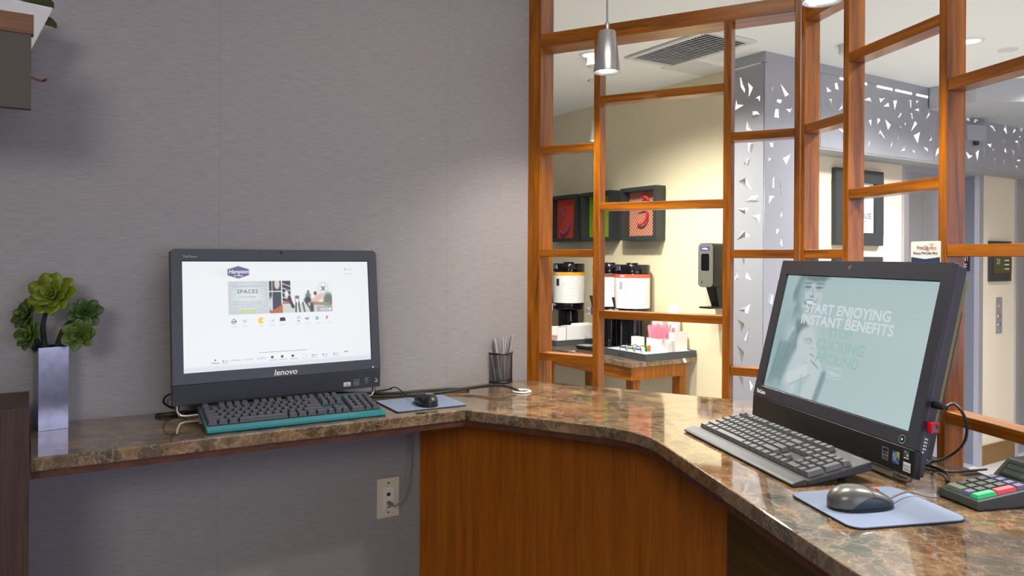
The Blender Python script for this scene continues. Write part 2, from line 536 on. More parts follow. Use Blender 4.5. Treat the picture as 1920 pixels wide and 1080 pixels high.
# ------------------------------------------------------------------ mesh builder
class MB:
    def __init__(self):
        self.v, self.f, self.mi, self.mats = [], [], [], []
        self.cur = 0

    def use(self, name):
        if name not in self.mats:
            self.mats.append(name)
        self.cur = self.mats.index(name)
        return self

    def add(self, verts, faces):
        o = len(self.v)
        self.v += [tuple(p) for p in verts]
        for f in faces:
            self.f.append(tuple(i + o for i in f))
            self.mi.append(self.cur)
        return self

    def box(self, x0, x1, y0, y1, z0, z1, fn=None):
        p = [(x, y, z) for z in (z0, z1) for y in (y0, y1) for x in (x0, x1)]
        if fn:
            p = [fn(*q) for q in p]
        return self.add(p, [(0, 2, 3, 1), (4, 5, 7, 6), (0, 1, 5, 4), (2, 6, 7, 3), (0, 4, 6, 2), (1, 3, 7, 5)])

    def frustum(self, x0, x1, y0, y1, z0, z1, ix, iy, fn=None, shift=0.0):
        p = [(x0, y0, z0), (x1, y0, z0), (x1, y1, z0), (x0, y1, z0),
             (x0 + ix, y0 + iy + shift, z1), (x1 - ix, y0 + iy + shift, z1), (x1 - ix, y1 - iy + shift, z1), (x0 + ix, y1 - iy + shift, z1)]
        if fn:
            p = [fn(*q) for q in p]
        return self.add(p, [(3, 2, 1, 0), (4, 5, 6, 7), (0, 1, 5, 4), (1, 2, 6, 5), (2, 3, 7, 6), (3, 0, 4, 7)])

    def prism(self, poly, z0, z1, fn=None):
        """poly: list of (x,y) in order; extruded z0..z1; fn maps (x,y,z) to a point"""
        n = len(poly)
        fn = fn or (lambda x, y, z: (x, y, z))
        p = [fn(x, y, z0) for x, y in poly] + [fn(x, y, z1) for x, y in poly]
        tri = geometry.tessellate_polygon([[Vector((x, y, 0)) for x, y in poly]])
        fs = [tuple(t) for t in tri] + [tuple(i + n for i in reversed(t)) for t in tri]
        fs += [(i, (i + 1) % n, (i + 1) % n + n, i + n) for i in range(n)]
        return self.add(p, fs)

    def flat(self, poly, fn):
        p = [fn(x, y) for x, y in poly]
        return self.add(p, [tuple(t) for t in geometry.tessellate_polygon([[Vector((x, y, 0)) for x, y in poly]])])

    def disc(self, cx, cy, r, fn, n=20, ry=None):
        ry = ry or r
        return self.flat([(cx + r * math.cos(2 * PI * i / n), cy + ry * math.sin(2 * PI * i / n)) for i in range(n)], fn)

    def rect(self, x0, x1, y0, y1, fn):
        return self.add([fn(x0, y0), fn(x1, y0), fn(x1, y1), fn(x0, y1)], [(0, 1, 2, 3)])

    def ring(self, cx, cy, r0, r1, fn, n=24):
        p = [fn(cx + r * math.cos(2 * PI * i / n), cy + r * math.sin(2 * PI * i / n)) for i in range(n) for r in (r0, r1)]
        return self.add(p, [(2 * i, 2 * i + 1, (2 * i + 3) % (2 * n), (2 * i + 2) % (2 * n)) for i in range(n)])

    def frame(self, outer, inner, n0, n1, fn):
        """flat ring between two closed outlines, n0..n1 deep; fn maps (x, n, y)"""
        a, b = len(outer), len(inner)
        al = list(outer) + list(inner)
        tri = geometry.tessellate_polygon([[Vector((x, y, 0)) for x, y in outer], [Vector((x, y, 0)) for x, y in inner]])
        t = a + b
        vs = [fn(x, n0, y) for x, y in al] + [fn(x, n1, y) for x, y in al]
        fs = [tuple(q) for q in tri] + [tuple(i + t for i in reversed(q)) for q in tri]
        fs += [(i, (i + 1) % a, (i + 1) % a + t, i + t) for i in range(a)]
        fs += [(a + i, a + (i + 1) % b, a + (i + 1) % b + t, a + i + t) for i in range(b)]
        return self.add(vs, fs)

    def tube(self, path, r, n=8, caps=True, smooth=0, radii=None):
        pts = [Vector(p) for p in path]
        if smooth:
            pts = spline(pts, smooth)
        rs = radii if radii else [r] * len(pts)
        if radii and len(radii) != len(pts):
            rs = list(np.interp(np.linspace(0, 1, len(pts)), np.linspace(0, 1, len(radii)), radii))
        rings = []
        up = None
        for i, p in enumerate(pts):
            t = (pts[min(i + 1, len(pts) - 1)] - pts[max(i - 1, 0)])
            t = t.normalized() if t.length > 1e-9 else Vector((0, 0, 1))
            if up is None:
                up = Vector((0, 0, 1)) if abs(t.z) < 0.9 else Vector((1, 0, 0))
            a = t.cross(up)
            a = a.normalized() if a.length > 1e-6 else t.orthogonal().normalized()
            b = a.cross(t).normalized()
            up = b
            rings.append([p + (a * math.cos(2 * PI * k / n) + b * math.sin(2 * PI * k / n)) * rs[i] for k in range(n)])
        vs = [q for rg in rings for q in rg]
        fs = []
        for i in range(len(rings) - 1):
            for k in range(n):
                fs.append((i * n + k, i * n + (k + 1) % n, (i + 1) * n + (k + 1) % n, (i + 1) * n + k))
        if caps:
            fs.append(tuple(reversed(range(n))))
            fs.append(tuple((len(rings) - 1) * n + k for k in range(n)))
        return self.add(vs, fs)

    def lathe(self, prof, n=24, c=(0, 0, 0), fn=None):
        """prof: (r,z) from bottom to top"""
        vs, fs = [], []
        for r, z in prof:
            for k in range(n):
                a = 2 * PI * k / n
                q = (c[0] + r * math.cos(a), c[1] + r * math.sin(a), c[2] + z)
                vs.append(fn(*q) if fn else q)
        for i in range(len(prof) - 1):
            for k in range(n):
                fs.append((i * n + k, i * n + (k + 1) % n, (i + 1) * n + (k + 1) % n, (i + 1) * n + k))
        closed = abs(prof[0][0] - prof[-1][0]) < 1e-9 and abs(prof[0][1] - prof[-1][1]) < 1e-9
        if prof[0][0] > 1e-6 and not closed:
            fs.append(tuple(reversed(range(n))))
        if prof[-1][0] > 1e-6 and not closed:
            fs.append(tuple((len(prof) - 1) * n + k for k in range(n)))
        return self.add(vs, fs)

    def text(self, s, size, fn, x=0.0, y=0.0, align='LEFT', shear=0.0, wide=1.0, bold=0.0, space=1.0):
        vs, fs = text_mesh(s, align, shear, bold, space)
        return self.add([fn(x + a * size * wide, y + b * size) for a, b in vs], fs)

    def build(self, name, parent=None, smooth=False, bevel=0.0, segs=2, mesh=None):
        me = bpy.data.meshes.new(name)
        me.from_pydata(self.v, [], self.f)
        for m in self.mats:
            me.materials.append(MATS[m])
        for p, i in zip(me.polygons, self.mi):
            p.material_index = i
        bm = bmesh.new()
        bm.from_mesh(me)
        bmesh.ops.remove_doubles(bm, verts=bm.verts, dist=1e-6)
        bmesh.ops.recalc_face_normals(bm, faces=bm.faces)
        if bevel:
            es = [e for e in bm.edges if len(e.link_faces) == 2 and e.calc_face_angle(0) > 0.5]
            bmesh.ops.bevel(bm, geom=es, offset=bevel, segments=segs, profile=0.6, affect='EDGES', clamp_overlap=True)
        bm.to_mesh(me)
        bm.free()
        if smooth:
            for p in me.polygons:
                p.use_smooth = True
            try:
                me.set_sharp_from_angle(angle=math.radians(40))
            except Exception:
                pass
        o = bpy.data.objects.new(name, me)
        COL.objects.link(o)
        if parent:
            o.parent = parent
        return o


def spline(pts, k=6):
    P = [pts[0]] + list(pts) + [pts[-1]]
    out = []
    for i in range(1, len(P) - 2):
        a, b, c, d = P[i - 1], P[i], P[i + 1], P[i + 2]
        for j in range(k):
            t = j / k
            out.append(0.5 * ((2 * b) + (c - a) * t + (2 * a - 5 * b + 4 * c - d) * t * t + (3 * b - a - 3 * c + d) * t ** 3))
    out.append(pts[-1])
    return out


TEXTS = {}


def text_mesh(s, align, shear, bold, space):
    key = (s, align, shear, bold, space)
    if key not in TEXTS:
        cu = bpy.data.curves.new('lettering', 'FONT')
        cu.body = s
        cu.size = 1.0
        cu.align_x = align
        cu.shear = shear
        cu.offset = bold
        cu.space_character = space
        cu.resolution_u = 3
        ob = bpy.data.objects.new('lettering', cu)
        COL.objects.link(ob)
        dg = bpy.context.evaluated_depsgraph_get()
        me = bpy.data.meshes.new_from_object(ob.evaluated_get(dg))
        TEXTS[key] = ([(v.co.x, v.co.y) for v in me.vertices], [tuple(p.vertices) for p in me.polygons])
        bpy.data.objects.remove(ob)
        bpy.data.curves.remove(cu)
        bpy.data.meshes.remove(me)
    return TEXTS[key]


def tag(o, label=None, cat=None, group=None, kind=None):
    if label:
        o['label'] = label
    if cat:
        o['category'] = cat
    if group:
        o['group'] = group
    if kind:
        o['kind'] = kind
    return o


def thing(name, label, cat, loc, rz=0.0, group=None):
    o = bpy.data.objects.new(name, None)
    o.empty_display_size = 0.05
    COL.objects.link(o)
    o.location = loc
    o.rotation_euler = (0, 0, rz)
    return tag(o, label, cat, group)


def setting(name, loc=(0, 0, 0), rz=0.0):
    o = bpy.data.objects.new(name, None)
    o.empty_display_size = 0.05
    COL.objects.link(o)
    o.location = loc
    o.rotation_euler = (0, 0, rz)
    return tag(o, kind='structure')


def share(name, mesh, parent, loc=(0, 0, 0), rot=(0, 0, 0), scale=(1, 1, 1)):
    o = bpy.data.objects.new(name, mesh)
    o.parent = parent
    o.location = loc
    o.rotation_euler = rot
    o.scale = scale
    COL.objects.link(o)
    return o


def rounded(x0, x1, y0, y1, r, n=5):
    out = []
    for cx, cy, a0 in ((x1 - r, y1 - r, 0), (x0 + r, y1 - r, 90), (x0 + r, y0 + r, 180), (x1 - r, y0 + r, 270)):
        for i in range(n + 1):
            a = math.radians(a0 + 90 * i / n)
            out.append((cx + r * math.cos(a), cy + r * math.sin(a)))
    return out


# ================================================================== THE SETTING
m = MB().use('carpet').box(-4, 1.2, -3.2, 3.0, -0.05, 0.0)
tag(m.build('floor'), kind='structure')
m = MB().use('lobby_floor').box(-1, 7, 0.0, 9.5, -0.06, -0.001)
tag(m.build('floor_lobby'), kind='structure')
m = MB().use('ceiling_paint').box(-4, 7, -3.2, 9.5, CEIL, CEIL + 0.1)
ceiling = tag(m.build('ceiling'), kind='structure')

K = meet((WALL.p.x, WALL.p.y), 59.9, (LAT1.p.x, LAT1.p.y), 118.4)       # corner of wallpapered wall and lattice
sK = (Vector((K.x, K.y, 0)) - WALL.p).dot(WALL.d)
w = setting('wall_left', WALL.at(0, 0, 0), WALL.rz)
MB().use('wallpaper').box(-4.0, sK + 0.02, 0, 0.12, 0, CEIL).build('wallpapered_face', w)

w = setting('wall_cream', CREAM.at(0, 0, 0), CREAM.rz)
MB().use('cream_wall').box(-4.2, 0.19, 0, 0.12, 0, CEIL).build('painted_face', w)

w = setting('wall_lobby_right', (6.6, 0, 0))
MB().use('elevator_wall').box(0, 0.1, -1.5, 9.5, 0, CEIL).build('painted_face', w)
# elevator wall with two openings
w = setting('wall_elevator', ELEV.at(0, 0, 0), ELEV.rz)
m = MB().use('elevator_wall')
m.box(-2.55, -1.045, 0, 0.06, 0, 2.3)
m.box(-1.045, -0.04, 0.0, 0.3, 2.16, 2.3)
m.box(-0.04, 0.452, 0, 0.3, 0, 2.3)
m.box(0.452, 1.5, 0.0, 0.3, 2.16, 2.3)
m.box(1.5, 4, 0, 0.3, 0, 2.3)
m.build('painted_face', w)
b = MB().use('bronze_base').box(-0.036, 0.45, -0.014, 0, 0, 0.142)
tag(b.build('baseboard_elevator', bevel=0.003), kind='structure').matrix_world = Matrix.Translation(ELEV.at(0, 0, 0)) @ Matrix.Rotation(ELEV.rz, 4, 'Z')


def elevator(name, s0, s1):
    d = setting(name, ELEV.at(s0, 0, 0), ELEV.rz)
    wdt = s1 - s0
    MB().use('brushed_steel').box(0, 0.055, -0.015, 0.15, 0, 2.16).build('jamb', d, bevel=0.002)
    m = MB().use('brushed_steel').box(wdt - 0.055, wdt, -0.015, 0.02, 0, 2.16)
    m.use('reveal_steel').box(wdt - 0.052, wdt - 0.003, 0.02, 0.15, 0, 2.16)
    m.build('jamb', d)
    MB().use('brushed_steel').box(0.055, wdt - 0.055, 0.0, 0.15, 2.10, 2.16).build('header', d, bevel=0.002)
    mid = wdt * 0.5
    MB().use('brushed_steel').box(0.055, mid - 0.002, 0.15, 0.18, 0.01, 2.10).build('door_leaf', d, bevel=0.002)
    MB().use('brushed_steel').box(mid + 0.002, wdt - 0.055, 0.15, 0.18, 0.01, 2.10).build('door_leaf', d, bevel=0.002)
    MB().use('panel_metal').box(0.0, wdt, 0.02, 0.2, -0.001, 0.008).build('sill', d)
    return d


elevator('door_1', -1.045, -0.036)
elevator('door_2', 0.452, 1.5)


# ---------------------------------------------------------------- perforated metal cladding
def hole_panel(x0, x1, z0, z1, holes, th, name, parent, matname):
    """sheet with real openings: a filled 2D curve turned into a mesh standing in the x-z plane"""
    cu = bpy.data.curves.new('sheet', 'CURVE')
    cu.dimensions = '2D'
    cu.fill_mode = 'BOTH'
    cu.extrude = th / 2
    for poly in [[(x0, z0), (x1, z0), (x1, z1), (x0, z1)]] + holes:
        sp = cu.splines.new('POLY')
        sp.points.add(len(poly) - 1)
        for pt, (a, b) in zip(sp.points, poly):
            pt.co = (a, b, 0, 1)
        sp.use_cyclic_u = True
    ob = bpy.data.objects.new('sheet', cu)
    COL.objects.link(ob)
    me = bpy.data.meshes.new_from_object(ob.evaluated_get(bpy.context.evaluated_depsgraph_get()))
    bpy.data.objects.remove(ob)
    for v in me.vertices:
        v.co = (v.co.x, v.co.z, v.co.y)
    me.flip_normals()
    me.materials.clear()
    me.materials.append(MATS[matname])
    me.name = name
    o = bpy.data.objects.new(name, me)
    COL.objects.link(o)
    o.parent = parent
    return o


def tab_for(poly, parent, ang=0.4, y=-0.003):
    """the punched-out leaf, still hinged on its longest edge and bent towards the room"""
    n = len(poly)
    i = max(range(n), key=lambda k: (Vector(poly[k]) - Vector(poly[(k + 1) % n])).length)
    a, b = Vector(poly[i]), Vector(poly[(i + 1) % n])
    ax = (b - a).normalized()
    pts = []
    for p in poly:
        q = Vector(p) - a
        along = q.dot(ax)
        perp = q - ax * along
        h = perp.length
        pd = perp.normalized() if h > 1e-6 else Vector((0, 0))
        base = a + ax * along + pd * (h * math.cos(ang) * 0.38)
        pts.append((base.x, y - h * math.sin(ang) * 0.38, base.y))
    m = MB().use('panel_metal')
    back = [(p[0], p[1] + 0.0012, p[2]) for p in pts]
    tri = geometry.tessellate_polygon([[Vector((p[0], p[1], p[2])) for p in pts]])
    m.add(pts + back, [tuple(t) for t in tri] + [tuple(k + n for k in reversed(t)) for t in tri] + [(k, (k + 1) % n, (k + 1) % n + n, k + n) for k in range(n)])
    return m.build('punched_leaf', parent)


def px_holes(frame, origin, scale, polys):
    out = []
    for poly in polys:
        out.append([frame.px(origin[0] + x / scale, origin[1] + y / scale) for x, y in poly])
    return out


def shrink(poly, k=1.04):
    cx = sum(p[0] for p in poly) / len(poly)
    cz = sum(p[1] for p in poly) / len(poly)
    return [(cx + (x - cx) * k, cz + (z - cz) * k) for x, z in poly]


def leaf_shape(cx, cz, L, ang, kind):
    base = {0: [(-.5, 0), (0, .28), (.5, .02), (.05, -.2)], 1: [(-.5, -.1), (.4, .35), (.3, -.25)],
            2: [(-.5, 0), (-.2, .25), (.2, .27), (.5, 0), (.1, -.12)], 3: [(-.35, -.28), (.3, -.32), (.36, .3), (-.28, .25)]}[kind]
    c, s = math.cos(ang), math.sin(ang)
    return [(cx + L * (x * c - y * s), cz + L * (x * s + y * c)) for x, y in base]


def scatter(taken, x0, x1, z0, z1, count, rnd, clear):
    out = []
    tries = 0
    while len(out) < count and tries < 4000:
        tries += 1
        x, z = rnd.uniform(x0, x1), rnd.uniform(z0, z1)
        if all((x - a) ** 2 + (z - b) ** 2 > clear ** 2 for a, b in taken):
            L = rnd.uniform(0.075, 0.13)
            out.append(leaf_shape(x, z, L, rnd.uniform(0, 2 * PI), rnd.choice((0, 0, 1, 2, 3))))
            taken.append((x, z))
    return out


def centre(p):
    return (sum(a for a, b in p) / len(p), sum(b for a, b in p) / len(p))


RH = random.Random(11)
# column: left face (towards the coffee table) and right face
col_left_px = px_holes(COLL, (1360, 80), 3.178, [
    [(88, 210), (100, 203), (120, 250), (116, 300), (92, 262)], [(135, 238), (165, 268), (140, 325)], [(178, 332), (208, 314), (205, 350)],
    [(66, 330), (110, 372), (58, 402)], [(163, 410), (190, 410), (205, 430), (165, 450)],
    [(132, 455), (158, 522), (122, 520)], [(132, 600), (170, 602), (155, 658), (134, 640)],
    [(125, 692), (150, 692), (138, 732), (112, 724)], [(82, 828), (122, 806), (158, 880)], [(170, 808), (184, 800), (186, 845)],
    [(118, 948), (155, 912), (200, 910), (165, 950)], [(72, 990), (140, 985), (115, 1024)], [(160, 1030), (210, 1022), (202, 1075)]])
col_left_px += px_holes(COLL, (1360, 420), 3.178, [
    [(70, 98), (105, 40), (150, 72), (105, 82)], [(100, 206), (116, 210), (112, 246)], [(112, 320), (130, 285), (160, 335)],
    [(55, 325), (68, 285), (88, 335)], [(78, 515), (148, 478), (135, 532)], [(72, 568), (120, 595), (98, 640)],
    [(110, 690), (144, 620), (134, 704)], [(72, 722), (118, 768), (97, 826)], [(78, 908), (106, 912), (108, 975)], [(142, 925), (165, 965), (150, 998)]])
col_left_px = [p for p in col_left_px if all(-0.235 < x < -0.012 and 0.3 < z < 2.5 for x, z in p)]
col_right_px = px_holes(FRZ, (1360, 80), 3.178, [
    [(302, 172), (322, 148), (368, 160), (330, 186)], [(268, 245), (284, 270), (270, 298)], [(325, 240), (380, 306), (356, 322)],
    [(312, 330), (340, 333), (330, 362), (305, 352)], [(298, 395), (318, 398), (322, 448), (290, 442)], [(360, 395), (400, 380), (385, 418)],
    [(262, 592), (286, 588), (288, 622), (270, 620)], [(258, 684), (276, 692), (258, 710)], [(342, 690), (392, 662), (364, 728)],
    [(284, 805), (294, 800), (292, 870), (280, 860)], [(322, 825), (340, 880), (330, 912)], [(262, 912), (296, 916), (258, 962)],
    [(334, 970), (342, 1030), (320, 1036)]])
col_right_px += px_holes(FRZ, (1360, 420), 3.178, [[(302, 30), (325, 35), (305, 68)], [(335, 78), (345, 140), (325, 118)]])
col_right_px = [p for p in col_right_px if all(0.012 < x < 0.35 and 0.3 < z < 2.5 for x, z in p)]
frz_px = px_holes(FRZ, (1530, 120), 5.684, [
    [(112, 238), (166, 286), (118, 300)], [(200, 210), (226, 196), (244, 275), (204, 262)], [(130, 380), (168, 374), (164, 484)],
    [(262, 376), (284, 468), (234, 498)],
    [(510, 384), (574, 356), (606, 446)], [(672, 358), (740, 354), (686, 414)], [(718, 452), (772, 412), (790, 500)],
    [(822, 392), (866, 390), (838, 504)], [(974, 390), (1014, 386), (1016, 462), (986, 474)], [(1064, 402), (1080, 384), (1090, 402), (1070, 422)],
    [(1050, 492), (1092, 472), (1112, 544)], [(1188, 455), (1212, 540), (1160, 600)],
    [(866, 568), (884, 504), (912, 530), (890, 568)], [(992, 528), (1022, 526), (1032, 584), (1006, 600)],
    [(562, 602), (594, 594), (586, 674)], [(650, 590), (676, 576), (688, 622), (656, 642)], [(736, 590), (806, 632), (766, 706)],
    [(886, 668), (910, 666), (908, 702)], [(944, 630), (960, 626), (946, 678)], [(1054, 606), (1084, 644), (1008, 722)],
    [(684, 700), (732, 784), (728, 822), (666, 752)], [(818, 740), (814, 850), (794, 896), (786, 850)], [(860, 700), (882, 786), (858, 836)],
    [(1040, 762), (1110, 724), (1086, 852)], [(1216, 726), (1236, 806), (1196, 826)], [(1226, 656), (1252, 660), (1250, 738)],
    [(544, 800), (578, 824), (576, 862), (544, 882)], [(940, 860), (950, 920), (902, 926)], [(1022, 914), (1060, 926), (1044, 950)],
    [(1146, 884), (1190, 890), (1196, 940), (1166, 910)]])
frz_px += px_holes(FRZ, (1780, 170), 6.35, [
    [(190, 284), (234, 276), (242, 360), (204, 346)], [(290, 290), (344, 354), (296, 382)], [(350, 300), (366, 290), (366, 312)],
    [(444, 362), (486, 330), (518, 386)], [(474, 418), (514, 420), (548, 478), (516, 486)], [(404, 548), (420, 476), (438, 512)],
    [(668, 384), (690, 526), (646, 466)], [(780, 378), (800, 380), (802, 418)], [(842, 406), (874, 414), (868, 492), (838, 474)],
    [(752, 514), (774, 446), (794, 476)], [(450, 636), (508, 574), (492, 680)], [(632, 572), (654, 594), (632, 672)],
    [(826, 556), (842, 530), (856, 598)], [(778, 610), (812, 592), (840, 704)], [(500, 690), (530, 700), (536, 742)], [(652, 720), (664, 670), (684, 746)],
    [(728, 672), (772, 734), (752, 812)], [(194, 724), (276, 776), (224, 812)], [(312, 740), (356, 700), (334, 848)],
    [(798, 832), (838, 792), (840, 842)], [(640, 806), (662, 846), (638, 868)], [(780, 898), (812, 900), (808, 938)], [(524, 800), (550, 810), (546, 890)]])

colm = thing('perforated_column', 'grey metal clad column with punched leaf openings glowing white', 'column', (FRZ.p.x, FRZ.p.y, 0), FRZ.rz)
# the column's two faces live in frames of their own below the column
taken = [centre(p) for p in col_right_px]
hr = [shrink(p) for p in col_right_px] + scatter(taken, 0.05, 0.385, 0.15, 1.45, 18, RH, 0.12)
pr = hole_panel(0.002, 0.425, 0, 2.532, hr, 0.004, 'right_cladding', colm, 'panel_metal')
for p in hr:
    tab_for(p, pr)
MB().use('panel_metal').box(0.0, 0.43, -0.006, 0.03, 2.535, CEIL).build('cornice', colm)
MB().use('backlight').box(0.03, 0.42, 0.05, 0.06, 0.02, 2.5).build('light_panel', colm)
taken = [centre(p) for p in col_left_px]
hl = [shrink(p) for p in col_left_px] + scatter(taken, -0.19, -0.05, 0.15, 1.0, 6, RH, 0.125)
pl = hole_panel(-0.245, -0.002, 0, 2.530, hl, 0.004, 'left_cladding', colm, 'panel_metal')
for p in hl:
    tab_for(p, pl)
rel = COLL.rz - FRZ.rz
for o in (pl,
          MB().use('panel_metal').box(-0.245, 0.0, -0.006, 0.03, 2.535, CEIL).build('cornice', colm),
          MB().use('backlight').box(-0.24, -0.03, 0.05, 0.06, 0.02, 2.5).build('light_panel', colm)):
    o.rotation_euler = (0, 0, rel)

frz = thing('perforated_frieze', 'long grey metal frieze with punched leaves above the elevator doors', 'frieze', (FRZ.p.x, FRZ.p.y, 0), FRZ.rz)
ZB, ZTp = 2.125, 2.539
taken = [centre(p) for p in frz_px] + [(2.01, 2.34), (2.11, 2.34), (2.2, 2.34)]
extra = scatter(taken, 0.50, 4.3, ZB + 0.06, ZTp - 0.075, 60, RH, 0.125)
allh = [shrink(p) for p in frz_px] + extra
for x0, x1 in ((0.47, 1.624), (1.628, 2.255), (2.259, 3.40), (3.404, 4.5)):
    hs = [p for p in allh if all(x0 + 0.006 < x < x1 - 0.006 and ZB + 0.006 < z < ZTp - 0.006 for x, z in p)]
    pn = hole_panel(x0, x1, ZB, ZTp, hs, 0.004, 'panel', frz, 'panel_metal')
    for p in hs:
        tab_for(p, pn)
MB().use('panel_metal').box(0.43, 0.466, -0.002, 0.02, ZB, ZTp).build('edge_strip', frz)
MB().use('panel_metal').box(0.43, 4.5, -0.006, 0.03, 2.54, CEIL).build('cornice', frz)
for x0, x1 in ((0.64, 0.9), (1.0, 1.16), (1.19, 1.37), (1.42, 1.55), (2.45, 2.66), (2.7, 3.0)):
    MB().use('backlight').box(x0, x1, -0.0045, -0.0025, 2.524, 2.5375).build('light_slot', frz)
MB().use('backlight').box(0.47, 4.5, 0.06, 0.07, ZB, ZTp - 0.01).build('light_panel', frz)
MB().use('soffit_grey').box(0.43, 4.5, 0.0, 0.165, ZB - 0.012, ZB).build('underside', frz)

# hall lantern on the frieze
s, z = 2.115, 2.348
t = thing('hall_lantern', 'grey metal elevator hall lantern box fixed to the frieze', 'lantern', FRZ.at(s, -0.003, z), FRZ.rz)
m = MB().use('panel_metal')
m.prism([(-0.12, 0), (-0.12, -0.02), (0.02, -0.07), (0.11, -0.02), (0.11, 0)], -0.05, 0.05)
m.build('housing', t, bevel=0.002)
MB().use('vent_dark').box(-0.01, 0.03, -0.02, 0.0, -0.075, -0.05).build('sensor', t)

# bulkhead hanging from the ceiling at the right
c0 = FRZ.at(1.555, -0.01, 0)
corner = onz(1830, 191, 2.45)
poly = [(c0.x, c0.y), (corner.x, corner.y), (4.4, corner.y - 0.1), (4.6, 6.2)]
m = MB().use('bulkhead_paint').prism(poly, 2.45, CEIL)
tag(m.build('trim_1'), kind='structure')

# pictures on the elevator wall
t = thing('framed_print', 'black framed white print reading COFFEE HOUSE on the elevator wall', 'picture', ELEV.at(-1.545, 0, 1.815), ELEV.rz)
fx = lambda x, z: (x, -0.0125, z)
m = MB().use('frame_black')
for a in ((-.245, .245, .155, .233), (-.245, .245, -.233, -.155), (-.245, -.165, -.155, .155), (.165, .245, -.155, .155)):
    m.box(a[0], a[1], -0.03, 0, a[2], a[3])
m.build('frame', t, bevel=0.002)
pg = MB().use('white_paper').box(-.17, .17, -0.012, -0.002, -.16, .16).build('paper', t)
m = MB().use('print_dark').text('COFFEE HOUSE', 0.050, fx, 0.0, -0.066, 'CENTER', 0, 0.80, 0.012)
m.rect(-.07, .115, -.086, -.083, fx).disc(0.012, 0.0, 0.004, fx).disc(0.012, -.115, 0.004, fx)
m.build('lettering', pg)
t = thing('dark_frame', 'second black frame below the COFFEE HOUSE print', 'picture', ELEV.at(-1.545, 0, 1.27), ELEV.rz)
m = MB().use('frame_black')
for a in ((-.243, .243, .16, .242), (-.243, .243, -.233, -.155), (-.243, -.165, -.155, .16), (.165, .243, -.155, .16)):
    m.box(a[0], a[1], -0.03, 0, a[2], a[3])
m.build('frame', t, bevel=0.002)
MB().use('white_paper').box(-.17, .17, -0.012, -0.002, -.16, .165).build('paper', t)

# elevator call panel, button plate, jamb sign
t = thing('call_sign', 'black framed olive display panel on the wall between the elevators', 'sign', ELEV.at(0.213, 0, 1.487), ELEV.rz)
fx = lambda x, z: (x, -0.0145, z)
MB().use('frame_black').box(-.156, .156, -0.02, 0, -.149, .149).build('frame', t, bevel=0.003)
g = MB().use('glass_olive').box(-.115, .15, -0.024, -0.02, -.09, .11).build('display', t)
fx = lambda x, z: (x, -0.0246, z)
m = MB().use('print_white').text('21', 0.055, fx, -.075, -.02)
m.rect(-.06, .05, .080, .086, fx)
for i in range(4):
    m.rect(.03, .034, .035 - .032 * i, .039 - .032 * i, fx)
    m.rect(.045, .11, .035 - .032 * i, .043 - .032 * i, fx)
m.build('lettering', g)
t = thing('call_button_plate', 'narrow steel plate with elevator call buttons', 'button plate', ELEV.at(0.22, 0, 1.085), ELEV.rz)
MB().use('brushed_steel').box(-.045, .045, -0.006, 0, -.135, .135).build('plate', t, bevel=0.002)
fx = lambda x, y, z: (x, -z - 0.005, y)
for z_, k in ((.07, .008), (-.005, .016), (-.068, .016), (-.11, .006)):
    MB().use('chrome').prism([(k * math.cos(i * PI / 6), z_ + k * math.sin(i * PI / 6)) for i in range(12)], 0.0, 0.006, fx).build('button', t)
MB().use('print_orange').box(-.02, .02, -0.0066, -0.0058, .03, .042).build('key_label', t)
RV = Frame(ELEV.at(-0.036 - 0.055, 0.0, 0)[:2], -32.0)      # right-hand reveal of the first opening: runs into the wall
t = thing('jamb_sign', 'black sign with white letters on the elevator door jamb', 'sign', ELEV.at(-0.0915, 0.02, 1.474), ELEV.rz)
MB().use('black_plastic').box(-0.003, 0, 0.032, 0.082, -.06, .075).build('plate', t)
fx = lambda x, z: (-0.0036, 0.082 - x, z)
m = MB().use('print_white').text('E', 0.058, fx, 0.012, -.047, wide=0.8)
m.text('NT', 0.05, fx, 0.004, .015, wide=.6)
m.build('lettering', t)

# ---------------------------------------------------------------- ceiling fittings
va, vb, vc, vd = onz(1171.5, 108.7, CEIL), onz(1256, 126, CEIL), onz(1420, 73.5, CEIL), onz(1330, 59, CEIL)
vent = thing('ceiling_vent', 'white slatted air vent in the lobby ceiling', 'vent', (va + vc) / 2, FRZ.rz)
d1, d2 = FRZ.d, CREAM.d
hx, hy = 0.175, 0.30
MB().use('vent_dark').box(-hx + .02, hx - .02, -hy + .02, hy - .02, -0.004, -0.001).build('duct', vent)
m = MB().use('vent_white')
for a in ((-hx, hx, -hy, -hy + .03), (-hx, hx, hy - .03, hy), (-hx, -hx + .03, -hy + .03, hy - .03), (hx - .03, hx, -hy + .03, hy - .03)):
    m.box(a[0], a[1], a[2], a[3], -0.012, -0.001)
m.build('frame', vent, bevel=0.002)
sl = None
ns = 24
for i in range(ns):
    y = -hy + .045 + (2 * hy - .09) * i / (ns - 1)
    if sl is None:
        q = MB().use('vent_white')
        q.add([(-hx + .03, -.010, -.012), (-hx + .03, .005, -.004), (hx - .03, .005, -.004), (hx - .03, -.010, -.012),
               (-hx + .03, -.008, -.0135), (-hx + .03, .007, -.0055), (hx - .03, .007, -.0055), (hx - .03, -.008, -.0135)],
              [(0, 1, 2, 3), (7, 6, 5, 4), (0, 3, 7, 4), (1, 5, 6, 2), (0, 4, 5, 1), (3, 2, 6, 7)])
        so = q.build('slat', vent)
        so.location = (0, y, 0)
        sl = so.data
    else:
        share('slat', sl, vent, (0, y, 0))
ha = onz(1255, 128, CEIL)
hb = onz(1355, 127, CEIL)
t = thing('ceiling_hatch', 'flush white access panel beside the ceiling vent', 'hatch', (ha + hb) / 2, FRZ.rz)
m = MB().use('vent_white').box(-.17, .17, -.11, .11, -0.003, -0.0005)
m.build('panel', t, bevel=0.001)


